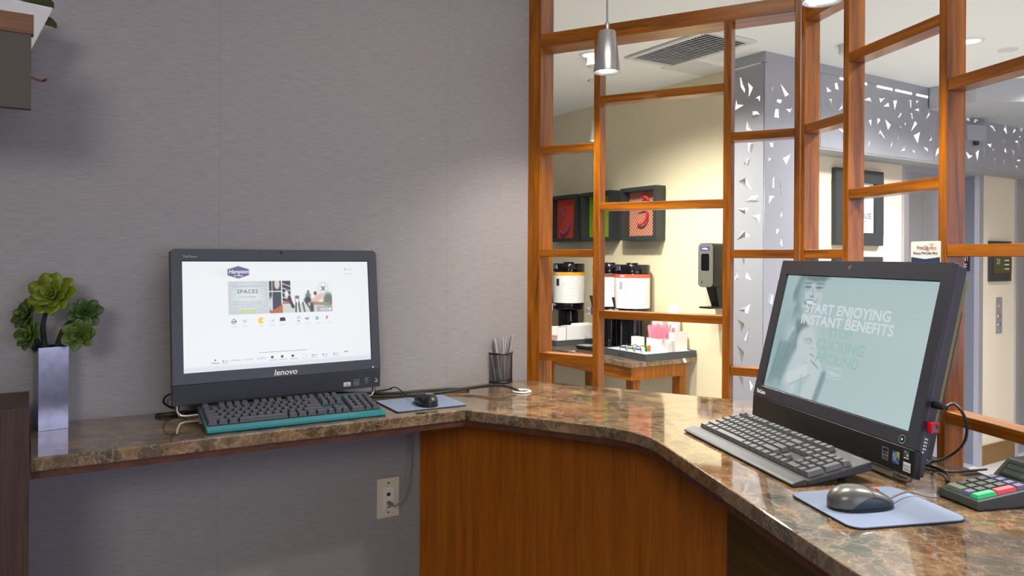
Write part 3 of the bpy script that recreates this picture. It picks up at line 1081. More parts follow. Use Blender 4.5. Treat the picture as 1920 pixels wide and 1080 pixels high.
def detector(u, v, label):
    t = thing('smoke_detector', label, 'detector', onz(u, v, CEIL))
    MB().use('vent_white').lathe([(0.0, -0.05), (.042, -.05), (.05, -.045), (.05, -.006), (.055, 0)], 24).build('body', t, smooth=True)


detector(1116, 108, 'round white detector on the ceiling behind the silver pendant lamp')
detector(1592, 84, 'round white detector on the ceiling beside the wooden lattice post')
t = thing('ceiling_speaker', 'flush round white speaker cover at the far right of the ceiling', 'speaker', onz(1890, 93, CEIL))
MB().use('vent_white').lathe([(0, -.004), (.044, -.004), (.048, 0)], 28).build('cover', t, smooth=True)
for i, (lx, ly, le, lc) in enumerate(LOBBY[:6]):  # fittings for the visible lights and for the added unseen ones
    lab = ['recessed downlight in the ceiling behind the silver pendant lamp', 'added recessed downlight hidden above the lattice top beam', 'added unseen recessed downlight nearest the lattice corner, above the picture', 'bright recessed downlight in the ceiling at upper right',
           'added unseen recessed downlight in front of the elevator wall', 'added unseen recessed downlight in the lobby right of the frame'][i]
    t = thing('downlight', lab, 'ceiling light', (lx, ly, CEIL), 0, 'lobby downlights')
    MB().use('white_plastic').lathe([(.045, -.0005), (.045, -.006), (.06, -.006), (.066, -.0005), (.045, -.0005)], 28).build('trim_ring', t, smooth=True)
    MB().use('lamp_glow').lathe([(0, -.003), (.045, -.003), (.045, 0)], 24).build('lens', t)


# ---------------------------------------------------------------- lattice screen
lat = thing('lattice_screen', 'folding wooden lattice screen of posts and rails behind the counter', 'screen', (0, 0, 0))
leaf1 = bpy.data.objects


def post(fr, u0, u1, depth, z0, z1, y0=0.004, v=600, name='post'):
    s0 = fr.px(u0, v, y0)[0]
    s1 = fr.px(u1, v, y0)[0]
    o = MB().use('wood_upright').box(s0, s1, y0, y0 + depth, z0, z1).build(name, lat, bevel=0.0012, segs=1)
    o.location = fr.at(0, 0, 0)
    o.rotation_euler = (0, 0, fr.rz)
    return s0, s1


def rail(fr, s0, s1, z0, z1, depth=0.05, y0=0.006, name='rail'):
    o = MB().use('wood_rail').box(s0, s1, y0, y0 + depth, z0, z1).build(name, lat, bevel=0.0012, segs=1)
    o.location = fr.at(0, 0, 0)
    o.rotation_euler = (0, 0, fr.rz)


Z0P = 0.0
e0, e1 = post(LAT1, 985.5, 1011, 0.102, Z0P, CEIL - .002, name='end_post')
a0, a1 = post(LAT1, 1111, 1122.6, 0.052, Z0P, 2.21)
b0, b1 = post(LAT1, 1354, 1368.5, 0.052, Z0P, 2.21)
q0, q1 = post(LAT1, 1490.2, 1501, 0.05, Z0P, CEIL - .002, v=100, name='corner_post')
c0_, c1_ = post(LAT2, 1501, 1507.5, 0.048, Z0P, CEIL - .002, v=300, name='corner_post')
d0, d1_ = post(LAT2, 1580, 1590, 0.047, Z0P, CEIL - .002, v=300)
f0, f1 = post(LAT2, 1759.2, 1774.4, 0.047, Z0P, CEIL - .002, v=300)
ODD = (1.862, 1.512, 1.162, 0.812)
EVEN = (2.012, 1.664, 1.313, 0.963)
HR = 0.0125
for z in ODD:
    rail(LAT1, e1, a0, z - HR, z + HR)
    rail(LAT1, b1, q0, z - HR, z + HR)
    rail(LAT2, c1_, d0, z - HR, z + HR, 0.046)
    rail(LAT2, f1, f1 + 0.34, z - HR + .006, z + HR + .006, 0.046)
for z in EVEN:
    rail(LAT1, a1, b0, z - HR, z + HR)
    rail(LAT2, d1_, f0, z - HR, z + HR, 0.046)
rail(LAT1, e1, q0, 2.21, 2.255, 0.10, 0.004, 'top_beam')
rail(LAT2, c1_, d0, 2.165, 2.255, 0.046, 0.004, 'top_beam')
o = MB().use('wood_upright').box(f1 + 0.34, f1 + 0.365, 0.004, 0.05, Z0P, CEIL - .002).build('post', lat, bevel=0.0012, segs=1)
o.location = LAT2.at(0, 0, 0)
o.rotation_euler = (0, 0, LAT2.rz)

# ---------------------------------------------------------------- counter
hL, hM, hR = 59.3, 118.2, 169.9
pL, pM, pR = (-0.778, 1.654), (0.085, 1.928), (0.387, 1.416)
IN = meet(pL, hL, pM, hM)
RC = meet(pM, hM, pR, hR)


def along(p, h, k):
    return Vector((p[0] + math.sin(math.radians(h)) * k, p[1] + math.cos(math.radians(h)) * k))


LEFT_END = (onz(57.5, 764.6, 1.19)[:2], -33.0)      # flush against the side cabinet


def counter_outline(inset):
    def off(p, h):
        a = math.radians(h)
        return (p[0] - math.cos(a) * inset, p[1] + math.sin(a) * inset)
    l, m_, r = off(pL, hL), off(pM, hM), off(pR, hR)
    i_ = meet(l, hL, m_, hM)
    c_ = meet(m_, hM, r, hR)
    left = meet(l, hL, LEFT_END[0], LEFT_END[1])
    R = 0.11
    pts = [left, i_]
    t0, t1 = along(c_, hM, -R), along(c_, hR, R)
    for k in range(11):
        t = k / 10
        pts.append(t0 * (1 - t) ** 2 + c_ * 2 * t * (1 - t) + t1 * t * t)
    pts.append(along(r, hR, 1.35))
    back = LAT2.at(1.45, -0.001, 0)
    pts.append(Vector((back.x, back.y)))
    m2 = meet((LAT1.p.x, LAT1.p.y), 118.4, (LAT2.p.x, LAT2.p.y), 169.2)
    pts.append(m2 - Vector((0.002, 0.001)))
    pts.append(K - Vector((0.0, 0.003)))
    bw = WALL.at(-0.5, -0.002, 0)
    n = WALL.n
    lw = meet((WALL.p - WALL.n * .002)[:2], 59.9, LEFT_END[0], LEFT_END[1])
    pts.append(Vector((lw.x, lw.y)))
    return [(p.x, p.y) for p in pts]


counter = thing('counter', 'long angled counter with polished brown marble top and wood front', 'counter', (0, 0, 0))
MB().use('marble').prism(counter_outline(0), ZC - 0.029, ZC).build('countertop', counter, bevel=0.003, segs=2)
m = MB().use('apron_veneer').prism(counter_outline(0.006), ZC - 0.045, ZC - 0.0292)
m.build('apron_strip', counter)
wp = WALL.at(0, 0, 0)
r_ = ray(785.5, 900)
kk = WALL.p.dot(WALL.n) / Vector((r_.x, r_.y, 0)).dot(WALL.n)
pA = Vector((r_.x * kk, r_.y * kk))
r_ = ray(1363.5, 1000)
dirM = Vector((math.sin(math.radians(hM)), math.cos(math.radians(hM))))
nM = Vector((-dirM.y, dirM.x))
kk = pA.dot(nM) / Vector((r_.x, r_.y)).dot(nM)
pB = Vector((r_.x * kk, r_.y * kk))
PAN = Frame(pA, hM)
ln = (pB - pA).length
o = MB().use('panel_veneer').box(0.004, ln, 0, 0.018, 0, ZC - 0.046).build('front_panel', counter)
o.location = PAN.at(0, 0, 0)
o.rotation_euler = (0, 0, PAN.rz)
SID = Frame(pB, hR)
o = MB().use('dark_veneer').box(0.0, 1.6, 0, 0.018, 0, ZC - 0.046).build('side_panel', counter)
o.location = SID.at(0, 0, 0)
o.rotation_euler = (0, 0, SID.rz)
# cable grommet in the counter
t = thing('cable_grommet', 'white oval cable grommet set in the marble counter', 'grommet', onz(978.5, 735, ZC))
MB().use('white_plastic').lathe([(.019, 0.0005), (.029, 0.0005), (.031, .003), (.028, .0055), (.02, .0045), (.019, .0005)], 28).build('collar', t, smooth=True)
MB().use('black_plastic').lathe([(0, .0004), (.019, .0004), (.019, .0012)], 24).build('opening', t)

# ---------------------------------------------------------------- furniture at the left edge
cf = Frame(onz(55.5, 764.6, 1.19)[:2], 57)
t = thing('side_cabinet', 'dark brown wooden cabinet at the left end of the counter', 'cabinet', cf.at(0, 0, 0), cf.rz)
MB().use('cabinet_veneer').box(-0.7, 0, 0.018, 0.22, 0, 1.19).build('body', t, bevel=0.002)
MB().use('cabinet_veneer').box(-0.7, 0, 0, 0.017, 0.02, 1.19).build('front_panel', t, bevel=0.002)

sp = onz(58, 205, 1.79)
sf = Frame(sp[:2], 56)
t = thing('wall_shelf', 'grey wall shelf with walnut top strip high at the left', 'shelf', sf.at(0, 0, 0), sf.rz)
MB().use('fascia_grey').box(-0.6, 0.0, 0, 0.02, 1.79, 1.94).build('fascia', t, bevel=0.001)
MB().use('shelf_veneer').box(-0.6, 0.004, -0.002, 0.022, 1.94, 1.98).build('top_strip', t, bevel=0.001)
MB().use('fascia_grey').box(-0.6, -0.004, 0.022, 0.40, 1.925, 1.94).build('shelf_board', t)
MB().use('fascia_grey').box(-0.6, -0.004, 0.022, 0.36, 1.876, 1.89).build('shelf_board', t)
# square ceramic pot with a cream rose on it
pp = sf.at(-0.055, 0.24, 1.9405)
t = thing('ceramic_planter', 'white flared ceramic pot on the wall shelf', 'pot', pp, sf.rz + 0.2)
m = MB().use('white_ceramic')
m.add([(-.045, -.045, 0), (.045, -.045, 0), (.045, .045, 0), (-.045, .045, 0), (-.085, -.085, .11), (.085, -.085, .11), (.085, .085, .11), (-.085, .085, .11),
       (-.079, -.079, .11), (.079, -.079, .11), (.079, .079, .11), (-.079, .079, .11), (-.07, -.07, .09), (.07, -.07, .09), (.07, .07, .09), (-.07, .07, .09)],
      [(3, 2, 1, 0), (0, 1, 5, 4), (1, 2, 6, 5), (2, 3, 7, 6), (3, 0, 4, 7), (4, 5, 9, 8), (5, 6, 10, 9), (6, 7, 11, 10), (7, 4, 8, 11),
       (8, 9, 13, 12), (9, 10, 14, 13), (10, 11, 15, 14), (11, 8, 12, 15), (12, 13, 14, 15)])
m.build('pot', t, bevel=0.003)


def petal_mesh(name, matn, L, W, cup=0.3, th=0.0025):
    """spoon-shaped leaf or petal growing along +x"""
    rows = [(0, .22), (.22, .62), (.5, 1.0), (.74, .92), (.9, .55), (1.0, .06)]
    vs, fs = [], []
    for layer in (0, 1):
        for t_, w_ in rows:
            for j in (-1, 0, 1):
                zz = cup * L * (t_ ** 2) * 0.5 + (abs(j) * cup * W * 0.35 * w_)
                vs.append((t_ * L, j * w_ * W * 0.5, zz - (th * (1.2 - abs(j)) if layer else 0)))
    nr = len(rows)
    for layer in (0, 1):
        o = layer * nr * 3
        for i in range(nr - 1):
            for j in (0, 1):
                q = (o + i * 3 + j, o + i * 3 + j + 1, o + (i + 1) * 3 + j + 1, o + (i + 1) * 3 + j)
                fs.append(q if layer == 0 else tuple(reversed(q)))
    o = nr * 3
    for i in range(nr - 1):
        fs.append((i * 3, (i + 1) * 3, o + (i + 1) * 3, o + i * 3))
        fs.append((i * 3 + 2, o + i * 3 + 2, o + (i + 1) * 3 + 2, (i + 1) * 3 + 2))
    fs.append((0, o, o + 1, o + 2, 2, 1))
    e = (nr - 1) * 3
    fs.append((e, e + 1, e + 2, o + e + 2, o + e + 1, o + e))
    me = bpy.data.meshes.new(name)
    me.from_pydata(vs, [], fs)
    me.materials.append(MATS[matn])
    for p in me.polygons:
        p.use_smooth = True
    return me


def rosette(root, loc, facing, R, layers, matn, name='rosette', leafname='leaf', seed=0):
    """hub at loc; leaves spiral around the facing direction"""
    rnd = random.Random(seed)
    hub = MB().use(matn).lathe([(0, -R * .12), (R * .14, 0), (0, R * .2)], 10).build(name, root, smooth=True)
    hub.location = loc
    hub.rotation_euler = Vector(facing).to_track_quat('Z', 'Y').to_euler()
    me = petal_mesh(leafname, matn, R, R * 0.66, 0.35, R * 0.10)
    k = 0
    for li, (n, tilt, sc) in enumerate(layers):
        for i in range(n):
            a = 2 * PI * (i + 0.5 * (li % 2)) / n + rnd.uniform(-.12, .12)
            tl = tilt + rnd.uniform(-.1, .1)
            s_ = sc * rnd.uniform(.9, 1.08)
            mtx = Matrix.Rotation(a, 4, 'Z') @ Matrix.Rotation(-tl, 4, 'Y')
            o = share(leafname, me, hub, (0, 0, 0.02 * R * li), mtx.to_euler(), (s_, s_, s_))
            k += 1
    return hub


ps = thing('cream_rose', 'cream rose with dark leaves in the white pot', 'flower', pp + Vector((0, 0, 0.09)), sf.rz)
rosette(ps, (-.03, 0, .05), (0.1, -.9, .3), .042, [(6, .25, 1), (5, .7, .8), (4, 1.15, .55)], 'rose_beige', 'bloom', 'petal', 3)
MB().use('stem_dark').tube([(0, 0, 0), (-.02, .01, .03), (-.03, 0, .05)], .003).build('stem', ps)
for k_, (rx, ry, rz_) in enumerate(((.5, .55, -.2), (-.3, -.1, .5), (0, .1, 2.4))):
    me = petal_mesh('leaf', 'leaf_dark', .10, .075, 0.25, .002)
    share('leaf', me, ps, (.02, 0, .03), (rx, ry, rz_))
t = thing('dried_twig', 'thin brown dried twig with white bud lying on the lower wall shelf', 'twig', sf.at(-0.05, 0.25, 1.8905), sf.rz)
MB().use('twig_brown').tube([(-.08, 0, .004), (-.02, 0, .010), (.04, 0, .016), (.075, .01, .010), (.085, .0, .014)], .003, 6, smooth=4).build('stalk', t)
MB().use('white_ceramic').lathe([(0, 0.002), (.013, .012), (.010, .035), (0, .05)], 10, (.028, 0, 0)).build('bud', t, smooth=True)

# ---------------------------------------------------------------- vase with succulents
vl, vr = onz(71.6, 810, ZC), onz(122.8, 802.3, ZC)
hv = math.degrees(math.atan2(vr.x - vl.x, vr.y - vl.y))
VF = Frame(vl[:2], hv + 6)
VW = 0.062
t = thing('metal_vase', 'tall square polished metal vase at the left end of the counter', 'vase', VF.at(VW / 2, VW / 2, ZC + .0005), VF.rz)
h_ = VW / 2
HV = 0.197
m = MB().use('vase_metal')
m.prism([(-h_, -h_), (h_, -h_), (h_, h_), (-h_, h_)], 0, 0.004)
for a in ((-h_, h_, -h_, -h_ + .0025), (-h_, h_, h_ - .0025, h_), (-h_, -h_ + .0025, -h_ + .0025, h_ - .0025), (h_ - .0025, h_, -h_ + .0025, h_ - .0025)):
    m.box(a[0], a[1], a[2], a[3], 0.004, HV)
m.build('body', t)
MB().use('stem_dark').box(-h_ + .003, h_ - .003, -h_ + .003, h_ - .003, HV - .03, HV - .02).build('soil', t)
base = VF.at(VW / 2, VW / 2, ZC + HV - .02)
pl_ = thing('succulent_plant', 'green succulent with five rosettes on dark stems in the metal vase', 'plant', base, 0)
YV = base.y


def at_depth(u, v, y):
    r = ray(u, v)
    return Vector((0, 0, EYE)) + r * y


heads = [(100, 555, YV - .02, .056, (0.15, -.85, .4), 'leaf_bright', [(9, .05, 1), (8, .45, .82), (6, .85, .62), (4, 1.2, .42)]),
         (53, 592, YV - .01, .042, (-.4, -.8, .4), 'leaf_mid', [(7, .2, 1), (5, .7, .75), (3, 1.15, .5)]),
         (58, 629, YV - .03, .040, (-.3, -.85, .25), 'leaf_mid', [(8, .1, 1), (6, .6, .75), (3, 1.1, .5)]),
         (159, 587, YV - .0, .041, (.5, -.7, .3), 'leaf_deep', [(7, .15, 1), (6, .6, .78), (4, 1.1, .5)]),
         (150, 626, YV - .02, .041, (.4, -.8, .15), 'leaf_mid', [(7, .12, 1), (6, .55, .78), (4, 1.1, .5)])]
soil = [(-.012, 0, 0), (-.016, .006, 0), (-.02, -.006, 0), (.01, .0, 0), (.014, -.008, 0)]
for i, (u, v, y, R, fc, mn, ly_) in enumerate(heads):
    q = at_depth(u, v, y) - base
    rosette(pl_, q, fc, R, ly_, mn, seed=20 + i)
    a = Vector(soil[i])
    midp = a.lerp(q, .55) + Vector((-.01 if q.x < 0 else -.016, 0, .012 if q.x > 0.02 else 0.0))
    MB().use('stem_dark').tube([a, midp, q - Vector(fc).normalized() * R * .1], .0055, 8, smooth=5, radii=[.0075, .0055, .004]).build('stem', pl_, smooth=True)


# ---------------------------------------------------------------- all-in-one computers
class Screen:
    """tilted display plane inside a root standing on the counter"""

    def __init__(self, center, heading, tilt):
        self.root_loc = Vector((center[0], center[1], ZC + .0004))
        self.rz = PI / 2 - math.radians(heading)
        self.zc = center[2] - ZC
        self.s, self.c = math.sin(math.radians(tilt)), math.cos(math.radians(tilt))

    def P(self, x, y, n=0.0):
        return Vector((x, y * self.s + n * self.c, self.zc + y * self.c - n * self.s))

    def world(self, p):
        return self.root_loc + Matrix.Rotation(self.rz, 3, 'Z') @ Vector(p)


def computer(scr, label, opt):
    root = thing('desktop_computer', label, 'computer', scr.root_loc, scr.rz, 'all-in-one computers on the counter')
    P = scr.P
    X = 0.2825
    T, SP_, BT = opt['top'], -0.172, -0.224
    # housing behind the bezel
    prof = [(T - .004, .006), (SP_, .006), (BT + .004, .014), (BT + .005, .026), (-.17, .026), (T - .004, .026)]
    m = MB().use('charcoal')
    m.prism(prof, -X + .0008, X - .0008, lambda y, n, x: P(x, y, n))
    m.build('housing', root, bevel=0.003)
    # bezel ring
    IX, IT, IB = 0.2558, 0.1448, -0.1448
    m = MB().use(opt['bezel'])
    r_ = 0.012 if opt['round'] else 0.004
    outer = [(X, SP_), (X, T - r_)] + [(X - r_ + r_ * math.cos(q), T - r_ + r_ * math.sin(q)) for q in (.4, .8, 1.2)] + [(X - r_, T), (-X + r_, T)] + \
            [(-X + r_ - r_ * math.sin(q), T - r_ + r_ * math.cos(q)) for q in (.4, .8, 1.2)] + [(-X, T - r_), (-X, SP_)]
    m.frame(outer, [(IX, IB), (IX, IT), (-IX, IT), (-IX, IB)], -0.004, 0.0055, lambda x, n, y: P(x, y, n))
    m.build('bezel', root, bevel=0.0012, segs=1)
    # chin below the crease
    m = MB().use(opt['chin'])
    m.prism([(SP_ - .0006, -.004), (BT, .006), (BT, .02), (SP_ - .0006, .012)], -X, X, lambda y, n, x: P(x, y, n))
    chin = m.build('chin', root, bevel=0.0015, segs=1)

    def C(x, y):                                   # surface of the sloped chin
        t_ = (SP_ - y) / (SP_ - BT)
        return P(x, y, -.004 + .010 * t_ - .0006)

    B = lambda x, y: P(x, y, -0.0046)
    # rear cover and support
    m = MB().use(opt['rear'])
    m.prism([(T - .012, .0262), (-.14, .0262), (-.12, .038), (T - .03, .040)], -X + .008, X - .008, lambda y, n, x: P(x, y, n))
    m.build('rear_cover', root, bevel=0.003)
    m = MB().use('charcoal')
    m.prism([(T - .075, .0405), (-.19, .0275), (-.185, .050), (T - .085, .050)], -X + .016, X - .016, lambda y, n, x: P(x, y, n))
    m.build('rear_shell', root, bevel=0.003)
    bk = P(0, .0, .045)
    m = MB().use('charcoal')
    m.box(-.055, .055, bk.y, bk.y + .012, bk.z - .04, bk.z + .04)
    bot = P(0, BT, .05)
    foot_y = max(opt['prop_y'], bk.y + .02)
    m.add([(-.05, bk.y + .004, bk.z), (.05, bk.y + .004, bk.z), (.05, foot_y, .004), (-.05, foot_y, .004),
           (-.05, bk.y + .014, bk.z), (.05, bk.y + .014, bk.z), (.05, foot_y + .012, .004), (-.05, foot_y + .012, .004)],
          [(0, 1, 2, 3), (7, 6, 5, 4), (0, 4, 5, 1), (3, 2, 6, 7), (0, 3, 7, 4), (1, 5, 6, 2)])
    m.box(-.055, .055, foot_y - .01, foot_y + .02, 0, .005)
    m.build('rear_stand', root)
    # bent tube foot under the chin
    ye, ze = P(0, BT + .006, .018)[1:]
    fx_ = opt['foot_x']
    pth = [(-fx_, ye, ze), (-fx_, ye, .022), (-fx_ + .006, ye, .009), (-fx_ + .022, ye, .0055), (-.1, ye, .0055), (.1, ye, .0055), (fx_ - .022, ye, .0055), (fx_ - .006, ye, .009), (fx_, ye, .022), (fx_, ye, ze)]
    ft = MB().use('pewter').tube(pth, .005, 10).build('tube_foot', root, smooth=True)
    for sg in (-1, 1):
        MB().use('sleeve_grey').tube([(sg * .135, ye, .0085), (sg * .215, ye, .0085)], .0083, 12).build('rubber_sleeve', ft, smooth=True)
    # screen
    sc = MB().use('screen_dark').rect(-IX, IX, IB, IT, lambda x, y: P(x, y, opt['recess'] + .0006)).build('screen', root)
    return root, sc, chin, B, C


def picture_grid(parent, name, fn, x0, x1, y0, y1, nx, ny, func):
    """flat printed or lit picture: colours held on a fine grid"""
    xs, ys = np.linspace(0, 1, nx + 1), np.linspace(0, 1, ny + 1)
    U, V = np.meshgrid(xs, ys)
    vs = [fn(x0 + (x1 - x0) * a, y1 - (y1 - y0) * b) for a, b in zip(U.ravel(), V.ravel())]
    fs = [(j * (nx + 1) + i, (j + 1) * (nx + 1) + i, (j + 1) * (nx + 1) + i + 1, j * (nx + 1) + i + 1) for j in range(ny) for i in range(nx)]
    me = bpy.data.meshes.new(name)
    me.from_pydata(vs, [], fs)
    colr = np.clip(func(U, V), 0, 255) / 255.0
    colr = np.where(colr <= 0.04045, colr / 12.92, ((colr + 0.055) / 1.055) ** 2.4)
    at = me.color_attributes.new('picture', 'FLOAT_COLOR', 'POINT')
    rgba = np.ones((len(vs), 4), np.float32)
    rgba[:, :3] = colr.reshape(-1, 3)
    at.data.foreach_set('color', rgba.ravel())
    me.materials.append(MATS['lit_picture'])
    o = bpy.data.objects.new(name, me)
    COL.objects.link(o)
    o.parent = parent
    return o


def soft(U, V, cx, cy, rx, ry, edge=0.25, rot=0.0):
    c, s = math.cos(rot), math.sin(rot)
    dx, dy = (U - cx), (V - cy)
    a, b = (dx * c + dy * s) / rx, (-dx * s + dy * c) / ry
    d = np.sqrt(a * a + b * b)
    return np.clip((1 + edge - d) / (2 * edge), 0, 1)


def seg(U, V, x0, y0, x1, y1, w, edge=0.3):
    px, py = x1 - x0, y1 - y0
    t = np.clip(((U - x0) * px + (V - y0) * py) / (px * px + py * py + 1e-9), 0, 1)
    d = np.sqrt((U - x0 - px * t) ** 2 + (V - y0 - py * t) ** 2) / w
    return np.clip((1 + edge - d) / (2 * edge), 0, 1)


def paint(img, mask, c, k=1.0):
    m_ = (mask * k)[..., None]
    return img * (1 - m_) + np.array(c, float) * m_


# ---- left computer: browser page
SL = Screen((-0.631, 2.054, 1.339), 55.97, 6.6)
rootL, scL, chinL, BL, CL = computer(SL, 'black all-in-one computer showing a white web page against the wallpapered wall',
                                     dict(top=.176, bezel='charcoal', round=True, rear='charcoal', prop_y=.155, foot_x=.268, chin='chin_charcoal', recess=-.0015))
PLs = lambda x, y: SL.P(x, y, -0.0016)
PL2 = lambda x, y: SL.P(x, y, -0.0019)
PL3 = lambda x, y: SL.P(x, y, -0.0022)


def page(U, V):
    img = np.ones(U.shape + (3,)) * np.array([231, 235, 237.0])
    img = paint(img, soft(U, V, .5, .45, .75, .7, .5), (233, 237, 239))
    img = paint(img, np.clip((V - .945) / .02, 0, 1), (216, 220, 228))
    img = paint(img, soft(U, V, .22, .11, .05, .03, .6), (222, 227, 229), .7)  # faint screen reflection painted into the page colour
    return img


picture_grid(scL, 'web_page', PLs, -.2545, .2545, -.1432, .1432, 60, 60, page)


def banner(U, V):
    img = np.ones(U.shape + (3,)) * np.array([232, 235, 234.0])
    asp = 0.286 / 0.088
    u = U * asp
    # left text block
    blk = np.clip((.372 - U) / .004, 0, 1)
    img = paint(img, blk, (196, 204, 208))
    img = paint(img, blk * soft(U, V, .186, .45, .13, .38, .4), (214, 221, 226))
    # bookcase
    bc = np.clip((U - .375) / .003, 0, 1) * np.clip((.585 - U) / .004, 0, 1)
    img = paint(img, bc, (62, 66, 72))
    for x in (.405, .498):
        img = paint(img, bc * (np.abs(U - x) < .004), (228, 230, 230))
    img = paint(img, bc * (np.abs(V - .32) < .016) * (U < .5), (228, 230, 230))
    for k in range(5):
        img = paint(img, bc * (U > .5) * (np.abs(V - (.08 + .14 * k) + (U - .5) * -1.2) < .012), (220, 222, 222))
    img = paint(img, bc * soft(U, V, .453, .1, .026, .16, .2), (210, 206, 190))
    img = paint(img, bc * soft(U, V, .392, .72, .016, .22, .2), (205, 210, 208))
    # wooden floor
    fl = bc * (V > .98 - (U - .375) * 2.0)
    img = paint(img, fl, (196, 110, 62))
    for k in range(6):
        img = paint(img, fl * (np.abs(V - (.98 - (U - .375) * 2.0) - .07 * k) < .012), (150, 84, 48))
    fl2 = (V > .72) * (U > .5)
    img = paint(img, fl2 * (U > .46 + V * .02), (206, 208, 204))
    for x0, x1 in ((.635, .63), (.66, .672), (.70, .72), (.73, .80)):
        img = paint(img, seg(u, V, x0 * asp, .68, x1 * asp, 1.02, .022, .3) * (V > .68), (70, 72, 74))
    # person leaning on the bench
    img = paint(img, seg(u, V, .552 * asp, .50, .607 * asp, .82, .04), (44, 48, 52))
    img = paint(img, seg(u, V, .575 * asp, .55, .60 * asp, .82, .04), (54, 58, 62))
    img = paint(img, soft(u, V, .543 * asp, .42, .06, .13, .25), (226, 226, 222))
    img = paint(img, soft(u, V, .553 * asp, .24, .035, .05, .3), (84, 74, 68))
    # wall side: badge, chairs, two seated people
    img = paint(img, soft(U, V, .91, .25, .055, .19, .12), (206, 210, 210))
    img = paint(img, soft(U, V, .91, .25, .048, .165, .12), (230, 233, 233))
    img = paint(img, seg(u, V, .893 * asp, .2, .927 * asp, .32, .016), (80, 84, 88))
    img = paint(img, seg(u, V, .893 * asp, .32, .927 * asp, .2, .016), (80, 84, 88))
    img = paint(img, soft(U, V, .645, .52, .022, .05, .3), (112, 112, 100))
    img = paint(img, seg(u, V, .628 * asp, .56, .624 * asp, .66, .01), (90, 90, 84))
    img = paint(img, seg(u, V, .662 * asp, .56, .666 * asp, .66, .01), (90, 90, 84))
    img = paint(img, soft(U, V, .755, .48, .026, .1, .3), (112, 122, 118))
    img = paint(img, soft(U, V, .757, .35, .010, .04, .3), (90, 80, 74))
    img = paint(img, soft(U, V, .75, .62, .036, .1, .3), (62, 66, 70))
    img = paint(img, soft(U, V, .96, .62, .05, .22, .3), (112, 120, 116))
    img = paint(img, soft(U, V, .85, .57, .042, .16, .25, .3), (226, 186, 172))
    img = paint(img, soft(U, V, .828, .41, .015, .06, .3), (92, 66, 52))
    img = paint(img, seg(u, V, .79 * asp, .72, .96 * asp, .76, .05), (158, 142, 104))
    img = paint(img, soft(U, V, .79, .88, .02, .18, .3), (70, 70, 70))
    img = paint(img, (V > .83) * (U > .84) * 1.0, (164, 168, 170), .85)
    return img


ban = picture_grid(scL, 'banner_photo', PL2, -.142, .143, .0015, .090, 190, 66, banner)
m = MB().use('lit_navy')
hexo = lambda k: [(-.115 + x * k, .1145 + y * k) for x, y in ((-.029, .0085), (0, .0175), (.029, .0085), (.029, -.0085), (0, -.0175), (-.029, -.0085))]
m.use('lit_pink').flat(hexo(1.0), PL2)
m.use('lit_navy').flat(hexo(.93), PL3)
P4 = lambda x, y: SL.P(x, y, -0.0025)
m.use('lit_white').text('Hampton', .0145, P4, -.115, .1115, 'CENTER', .28, .92, .018)
m.text('by Hilton', .0062, P4, -.115, .1035, 'CENTER', 0, 1, .02)
m.build('page_logo', scL)
m = MB()
m.use('lit_dark').text('SPACES', .0145, P4, -.092, .0575, 'CENTER', 0, 1.05, .005, 1.12)
m.use('lit_grey').text('SCHEDULE BUSINESS MEETINGS IN', .0058, P4, -.092, .0745, 'CENTER', 0, .86)
m.text('FROM ANYWHERE', .0052, P4, -.092, .046, 'CENTER')
m.text('SCHEDULE BUSINESS MEETINGS AND', .0052, P4, -.092, .0325, 'CENTER', 0, .86)
m.text('EVENTS WITH OUR BUSINESS TOOLS', .0052, P4, -.092, .0265, 'CENTER', 0, .86)
m.text('AND LEARN MORE', .0052, P4, -.092, .0205, 'CENTER', 0, .86)
m.build('banner_lettering', scL)
m = MB()
m.use('lit_lime').flat(rounded(-.109, -.073, .006, .0125, .002), P4)
m.use('lit_white').text('LEARN MORE', .0045, lambda x, y: SL.P(x, y, -.0028), -.091, .0077, 'CENTER')
m.build('learn_button', scL)
m = MB()
m.use('lit_white').text('ROOM', .0105, P4, .124, .0045, 'CENTER', 0, 1, .02)
m.build('photo_caption', scL)
m = MB()
# row of icons
yi = -.0165
m.use('lit_dark').ring(-.129, yi, .0035, .0072, PLs).rect(-.135, -.123, yi - .001, yi + .001, PL2)
m.use('lit_pale').rect(-.106, -.096, yi - .004, yi + .004, PL2)
m.use('lit_yellow').flat([(-.058, yi)] + [(-.058 + .0085 * math.cos(a), yi + .0085 * math.sin(a)) for a in np.linspace(.55, 2 * PI - .55, 20)], PL2)
m.use('lit_pale').flat([(-.034, yi - .005), (-.024, yi + .004), (-.022, yi - .005)], PL2)
m.use('lit_black').flat([(-.008, yi), (-.006, yi + .006), (.006, yi + .006), (.008, yi), (.008, yi - .004), (-.008, yi - .004)], PL2)
m.use('lit_pale').rect(.04, .049, yi - .001, yi + .008, PL2)
m.use('lit_black').rect(.041, .048, yi - .007, yi - .005, PL2)
m.use('lit_dark').text('W', .0115, PL2, .068, yi - .004, 'CENTER', 0, 1, .02)
m.use('lit_green').text('X', .0125, PL2, .097, yi - .004, 'CENTER', 0, 1, .05)
m.use('lit_red').text('P', .0125, PL2, .126, yi - .004, 'CENTER', 0, 1, .05)
m.use('lit_pale')
for x in (-.129, -.1, -.058, -.028, 0, .044, .071, .1, .129):
    m.rect(x - .008, x + .008, yi - .0145, yi - .013, PL2)
m.use('lit_lime').disc(.185, .121, .003, PL2)
m.use('lit_pale').rect(.19, .205, .120, .1222, PL2).disc(.185, .108, .0025, PL2).rect(.19, .203, .107, .109, PL2)
m.build('icon_row', scL)
m = MB()
